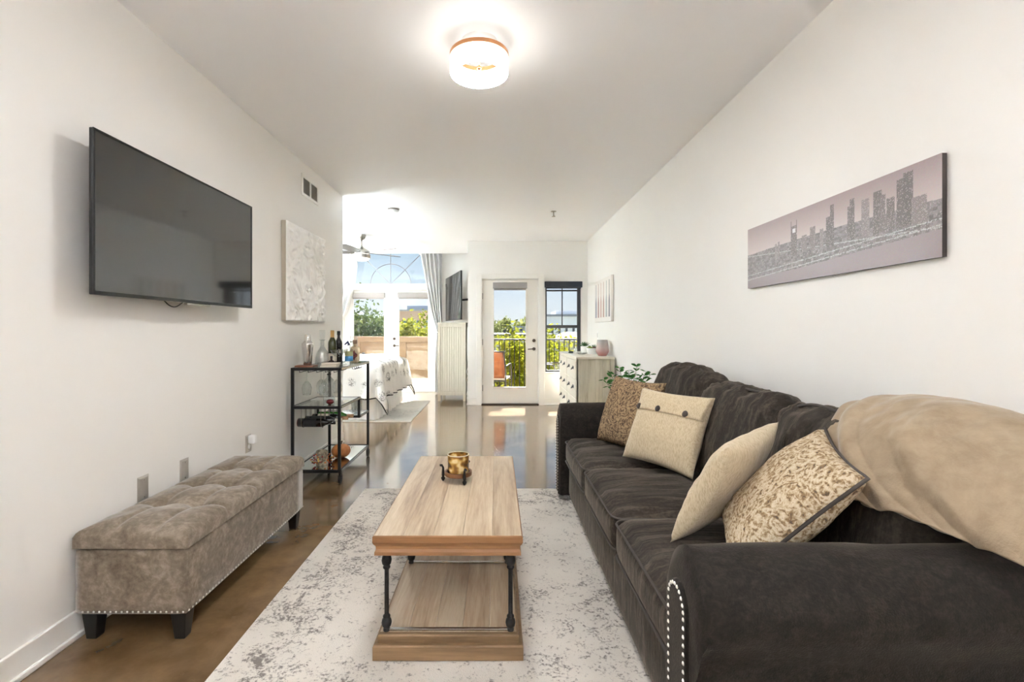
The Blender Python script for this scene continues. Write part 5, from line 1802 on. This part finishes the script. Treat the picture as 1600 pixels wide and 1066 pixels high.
curtain('curtain', 'white curtain tied back on the side of the tall chest', -1.085, [0, .9, 1.22, 1.6, 2.0, 2.5, 2.8, 3.2], [-1.22, -1.21, -1.185, -1.29, -1.375, -1.46, -1.50, -1.53], 9.56, 5)
curtain('curtain', 'white curtain tied back on the side of the bed headboard', -3.48, [0, .9, 1.22, 1.6, 2.0, 2.5, 2.8, 3.2], [-3.15, -3.16, -3.18, -2.95, -2.84, -2.76, -2.73, -2.70], 9.56, 6)
t = thing('curtain_rod', 'white curtain rod above the french doors', 'curtain rod', (-2.25, 9.56, 3.13))
MB().tube([(-3.6, 9.56, 3.14), (-.95, 9.56, 3.14)], .014, 10).build('rod', 'white', t)
for x in (-3.55, -1.0):
    MB().box(x - .01, x + .01, 9.56, YB, 3.12, 3.14).build('bracket', 'white', t)

# ------------------------------------------------------------------ outside: right balcony
struct('floor_balcony', MB().box(-.48, 1.8, YD + .2, 9.85, -.12, -.005), 'deck')
struct('roof_balcony', MB().box(-.48, 1.8, YD + .2, 9.94, 2.50, 2.74), 'stucco_grey')
struct('wall_balcony_pier', MB().box(1.44, 1.64, YD + .2, 8.62, -.1, 2.5), 'stucco_grey')
t = thing('balcony_railing', 'black metal balcony railing with thin upright bars', 'railing', (.6, 9.72, 0))
MB().box(-.47, 1.8, 9.70, 9.745, 1.045, 1.075).build('top_rail', 'blackmetal', t, bevel=.003)
MB().box(-.47, 1.8, 9.71, 9.735, .08, .105).build('bottom_rail', 'blackmetal', t)
for k in range(23):
    x = -.44 + k * .1
    MB().box(x - .008, x + .008, 9.714, 9.730, .105, 1.045).build('baluster', 'blackmetal', t)
for x in (-.46, 1.78):
    MB().box(x - .02, x + .02, 9.70, 9.745, -.005, 1.06).build('post', 'blackmetal', t)


def patio_chair(label, x, y, rz):
    t = thing('patio_chair', label, 'chair', (0, 0, 0), 'patio chairs on the balcony')
    fr = plain('chair_frame', rgb(60, 54, 50), .4, .3)
    # local: chair faces +Y, back at -Y
    for s in (-1, 1):
        MB().tube(bezier([(s * .27, -.30, 0), (s * .275, -.26, .36), (s * .27, -.33, .70), (s * .26, -.37, .88)], 5), .013, 8).build('back_post', fr, t, smooth=True)
        MB().tube(bezier([(s * .28, .24, 0), (s * .28, .25, .40), (s * .28, .22, .60), (s * .28, .10, .635), (s * .275, -.25, .61)], 5), .013, 8).build('arm_rest', fr, t, smooth=True)
    MB().grid(lambda a, b: (-.255 + .51 * a, -.245 - .02 * math.sin(PI * a) - .115 * b + .03 * math.sin(PI * b), .40 + .47 * b), 10, 10).build('backrest', mottled('rust_sling', [(.3, rgb(150, 86, 48)), (.7, rgb(182, 112, 68))], 12, .8), t, smooth=True, solid=.012)
    MB().tube([(-.26, -.37, .875), (.26, -.37, .875)], .013, 8).build('top_bar', fr, t, smooth=True)
    MB().rbox((0, .0, .385), (.52, .50, .05), .02, 5).build('seat', plain('cream_cushion', rgb(232, 222, 206), .8), t, smooth=True)
    MB().tube([(-.27, .22, .35), (.27, .22, .35)], .012, 8).tube([(-.27, -.26, .35), (.27, -.26, .35)], .012, 8).build('seat_frame', fr, t)
    t.location = (x, y, -.005); t.rotation_euler = (0, 0, rz)
    return t


pc_ = patio_chair('rust sling patio chair with cream seat behind the balcony door', -.05, 8.86, -.22)
dup(pc_, (.98, 9.0, -.005), -2.1, 'rust patio chair partly hidden by the dresser outside the sash window')

# outside: bedroom balcony
struct('floor_balcony_bedroom', MB().box(-5.0, -.48, YB + .2, 11.6, -.12, -.005), 'deck')
pw = MB().box(-5.0, -.3, 11.30, 11.46, -.1, .97).box(-5.0, -.3, 11.24, 11.50, .97, 1.10)
pw.box(-3.37, -3.19, 11.25, 11.30, -.1, .97).box(-2.29, -2.11, 11.25, 11.30, -.1, .97).box(-1.2, -1.02, 11.25, 11.30, -.1, .97)
struct('wall_parapet', pw, 'stucco', bevel=.006)

struct('wall_facade_added', MB().box(-5.4, FXL - .02, YB + .2, YB + .25, -7, 3.4).box(FXR + .02, -.3, YB + .2, YB + .25, -7, 3.4).box(FXL - .02, FXR + .02, YB + .2, YB + .25, FZ + AR + .02, 3.4), mottled('dark_added_cladding', [(.3, rgb(104, 82, 64)), (.7, rgb(122, 98, 78))], 4, .9))  # unseen dark cladding, added to cut sunlit bounce onto the parapet
struct('ground', MB().box(-160, 160, 10, 330, -7.4, -7.0), 'groundm')


def tree(label, x, y, ztop, rx, rz, leafmat, n, size, group, seed, sparse=0.0):
    rnd = np.random.default_rng(seed)
    t = thing('tree', label, 'tree', (x, y, -7.0), group)
    zc = ztop - rz
    r0 = random.Random(seed)
    MB().tube([(x, y, -7.0), (x + .1, y, -4.5), (x - .05, y + .1, zc - rz * .3), (x, y, zc + rz * .3)], [.22, .17, .12, .05], 8).build('trunk', 'bark', t, smooth=True)
    for k in range(7):
        a = k * 2.4; e_ = r0.uniform(.1, .9)
        d = Vector((math.cos(a) * rx * .75 * math.cos(e_), math.sin(a) * rx * .75 * math.cos(e_), rz * .75 * math.sin(e_)))
        b0 = Vector((x, y, zc - rz * .35 + k * rz * .08))
        MB().tube([b0, b0 + d * .5 + Vector((0, 0, .1)), Vector((x, y, zc)) + d], [.06, .04, .012], 6).build('branch', 'bark', t, smooth=True)
    # clustered leaves
    nc = 90
    cdir = rnd.normal(size=(nc, 3)); cdir /= np.linalg.norm(cdir, axis=1)[:, None]
    crad = rnd.uniform(.45, 1.0, nc) ** .6
    cen = cdir * crad[:, None]
    pick = rnd.integers(0, nc, n)
    pos = cen[pick] + rnd.normal(size=(n, 3)) * (.13 + .06 * sparse)
    pos = pos * np.array([rx, rx, rz]) + np.array([x, y, zc])
    a1 = rnd.normal(size=(n, 3)); a1 /= np.linalg.norm(a1, axis=1)[:, None]
    b1 = np.cross(a1, rnd.normal(size=(n, 3))); b1 /= np.linalg.norm(b1, axis=1)[:, None]
    s1 = size * rnd.uniform(.6, 1.3, n)[:, None]
    quad = np.stack([pos - a1 * s1, pos + b1 * s1 * .5, pos + a1 * s1, pos - b1 * s1 * .5], 1).reshape(-1, 3)
    mb = MB()
    mb.v = [tuple(p) for p in quad]
    mb.f = [(4 * i, 4 * i + 1, 4 * i + 2, 4 * i + 3) for i in range(n)]
    mb.build('foliage', leafmat, t, kind='stuff')


tree('bright yellow-green tree close behind the balcony railing at the door', .15, 13.2, 1.10, 1.4, 2.3, 'leaf_yellow', 9000, .085, 'trees by the balconies', 1)
tree('bright yellow-green tree rising at the handle side of the balcony door', 1.7, 17.6, 1.22, 1.7, 2.3, 'leaf_yellow', 9000, .085, 'trees by the balconies', 2)
tree('bright yellow-green tree seen low through the sash window', 3.2, 13.2, .85, 1.1, 2.4, 'leaf_yellow', 6000, .08, 'trees by the balconies', 3)
tree('sparse dark green tree behind the parapet beside the bed', -4.6, 15.8, 1.78, 1.25, 1.8, 'leaf_dark', 4200, .085, 'trees by the balconies', 4, 1.0)
tree('rounded yellow-green tree behind the parapet under the office block', -3.35, 19.6, 1.72, 1.25, 1.7, 'leaf_yellow', 7000, .09, 'trees by the balconies', 5)
for k, (x, y, zt, rx, rz, lb) in enumerate([(-2.2, 92, 3.3, 3.4, 3.2, 'far olive tree on the skyline at the hinge side of the balcony door'), (2.4, 104, 3.7, 3.4, 3.4, 'far olive tree on the skyline in the middle of the balcony door'),
                                            (6.4, 88, 3.3, 3.0, 3.2, 'far olive tree on the skyline at the handle side of the balcony door'), (-24, 95, 4.0, 5, 4.5, 'far olive tree on the skyline behind the bedroom parapet')]):
    tree(lb, x, y, zt, rx, rz, 'leaf_far', 2500, .4, 'trees on the skyline', 20 + k)


def building(name, label, x0, x1, y0, y1, z1, wall, rows_, cols_, zr0, zr1, wmat, roof, ww=.6):
    t = thing(name, label, 'building', ((x0 + x1) / 2, (y0 + y1) / 2, -7.0))
    MB().box(x0, x1, y0, y1, -7.0, z1).build('wall', wall, t)
    MB().box(x0 - .2, x1 + .2, y0 - .2, y1 + .2, z1, z1 + .25).build('roof', roof, t)
    for r_ in range(rows_):
        for c_ in range(cols_):
            a = x0 + (x1 - x0) * (c_ + .5 - ww / 2) / cols_; b = x0 + (x1 - x0) * (c_ + .5 + ww / 2) / cols_
            za = zr0 + (zr1 - zr0) * r_ / rows_; zb_ = za + (zr1 - zr0) / rows_ * .6
            wdw = MB().box(a, b, y0 - .06, y0 + .02, za, zb_).build('window', plain('bld_frame', rgb(120, 124, 130), .5), t)
            MB().box(a + .06, b - .06, y0 - .075, y0 - .06, za + .06, zb_ - .06).build('pane', wmat, wdw)
    return t


bglass = plain('teal_window_glass', rgb(84, 112, 122), .2, spec=.8)
dglass = plain('dark_window_glass', rgb(60, 68, 80), .2, spec=.8)
bt = building('office_building', 'brick office block with teal windows and grey upper storey behind the trees', -17.0, -6.5, 80, 96, 4.4, plain('pink_brick', rgb(206, 172, 150), .9), 3, 9, -4.6, 4.0, bglass, plain('roof_grey', rgb(160, 160, 165), .8), .62)
MB().box(-15.6, -6.5, 84, 95, 4.65, 5.5).build('upper_storey', plain('grey_cladding', rgb(140, 152, 172), .6), bt)
bt = building('apartment_building', 'white flat-roofed apartment block seen through the sash window', 5.6, 13.5, 60, 72, 2.95, plain('white_render', rgb(246, 247, 250), .85), 3, 9, -4.2, 2.4, dglass, plain('white_parapet', rgb(150, 152, 158), .8), .34)
MB().box(7.6, 10.6, 62, 68, 3.2, 3.75).build('roof_house', plain('white_render_top', rgb(236, 238, 242), .85), bt)
bt = building('warehouse', 'low grey-roofed building beyond the trees at the balcony door', -6, 5.2, 42, 66, .65, plain('grey_wall', rgb(176, 176, 182), .9), 1, 10, -2.5, 0, dglass, plain('grey_membrane', rgb(70, 73, 82), .9), .4)
MB().box(2.2, 5.0, 62, 65, .9, 1.75).build('roof_house', plain('pale_wall', rgb(196, 196, 200), .9), bt)
for x in (2.5, 3.0):
    MB().box(x, x + .3, 61.94, 62.02, 1.15, 1.6).build('window', dglass, bt)
for k in range(3):
    MB().box(.8 + k * .5, 1.1 + k * .5, 58, 58.4, .9, 1.25).build('roof_unit', 'winframe', bt)
t = thing('hip_roof_house', 'grey hip-roofed house in front of the white apartment block', 'building', (5.4, 36, -7))
MB().box(4.4, 7.4, 34, 40, -7, .55).build('wall', plain('house_wall', rgb(190, 184, 172), .9), t)
MB().add([(4.1, 33.7, .5), (7.7, 33.7, .5), (7.7, 40.3, .5), (4.1, 40.3, .5), (5.1, 36.6, 1.12), (6.7, 36.6, 1.12)], [(0, 1, 5, 4), (1, 2, 5), (2, 3, 4, 5), (3, 0, 4), (3, 2, 1, 0)]).build('roof', plain('slate_roof', rgb(74, 76, 86), .85), t)
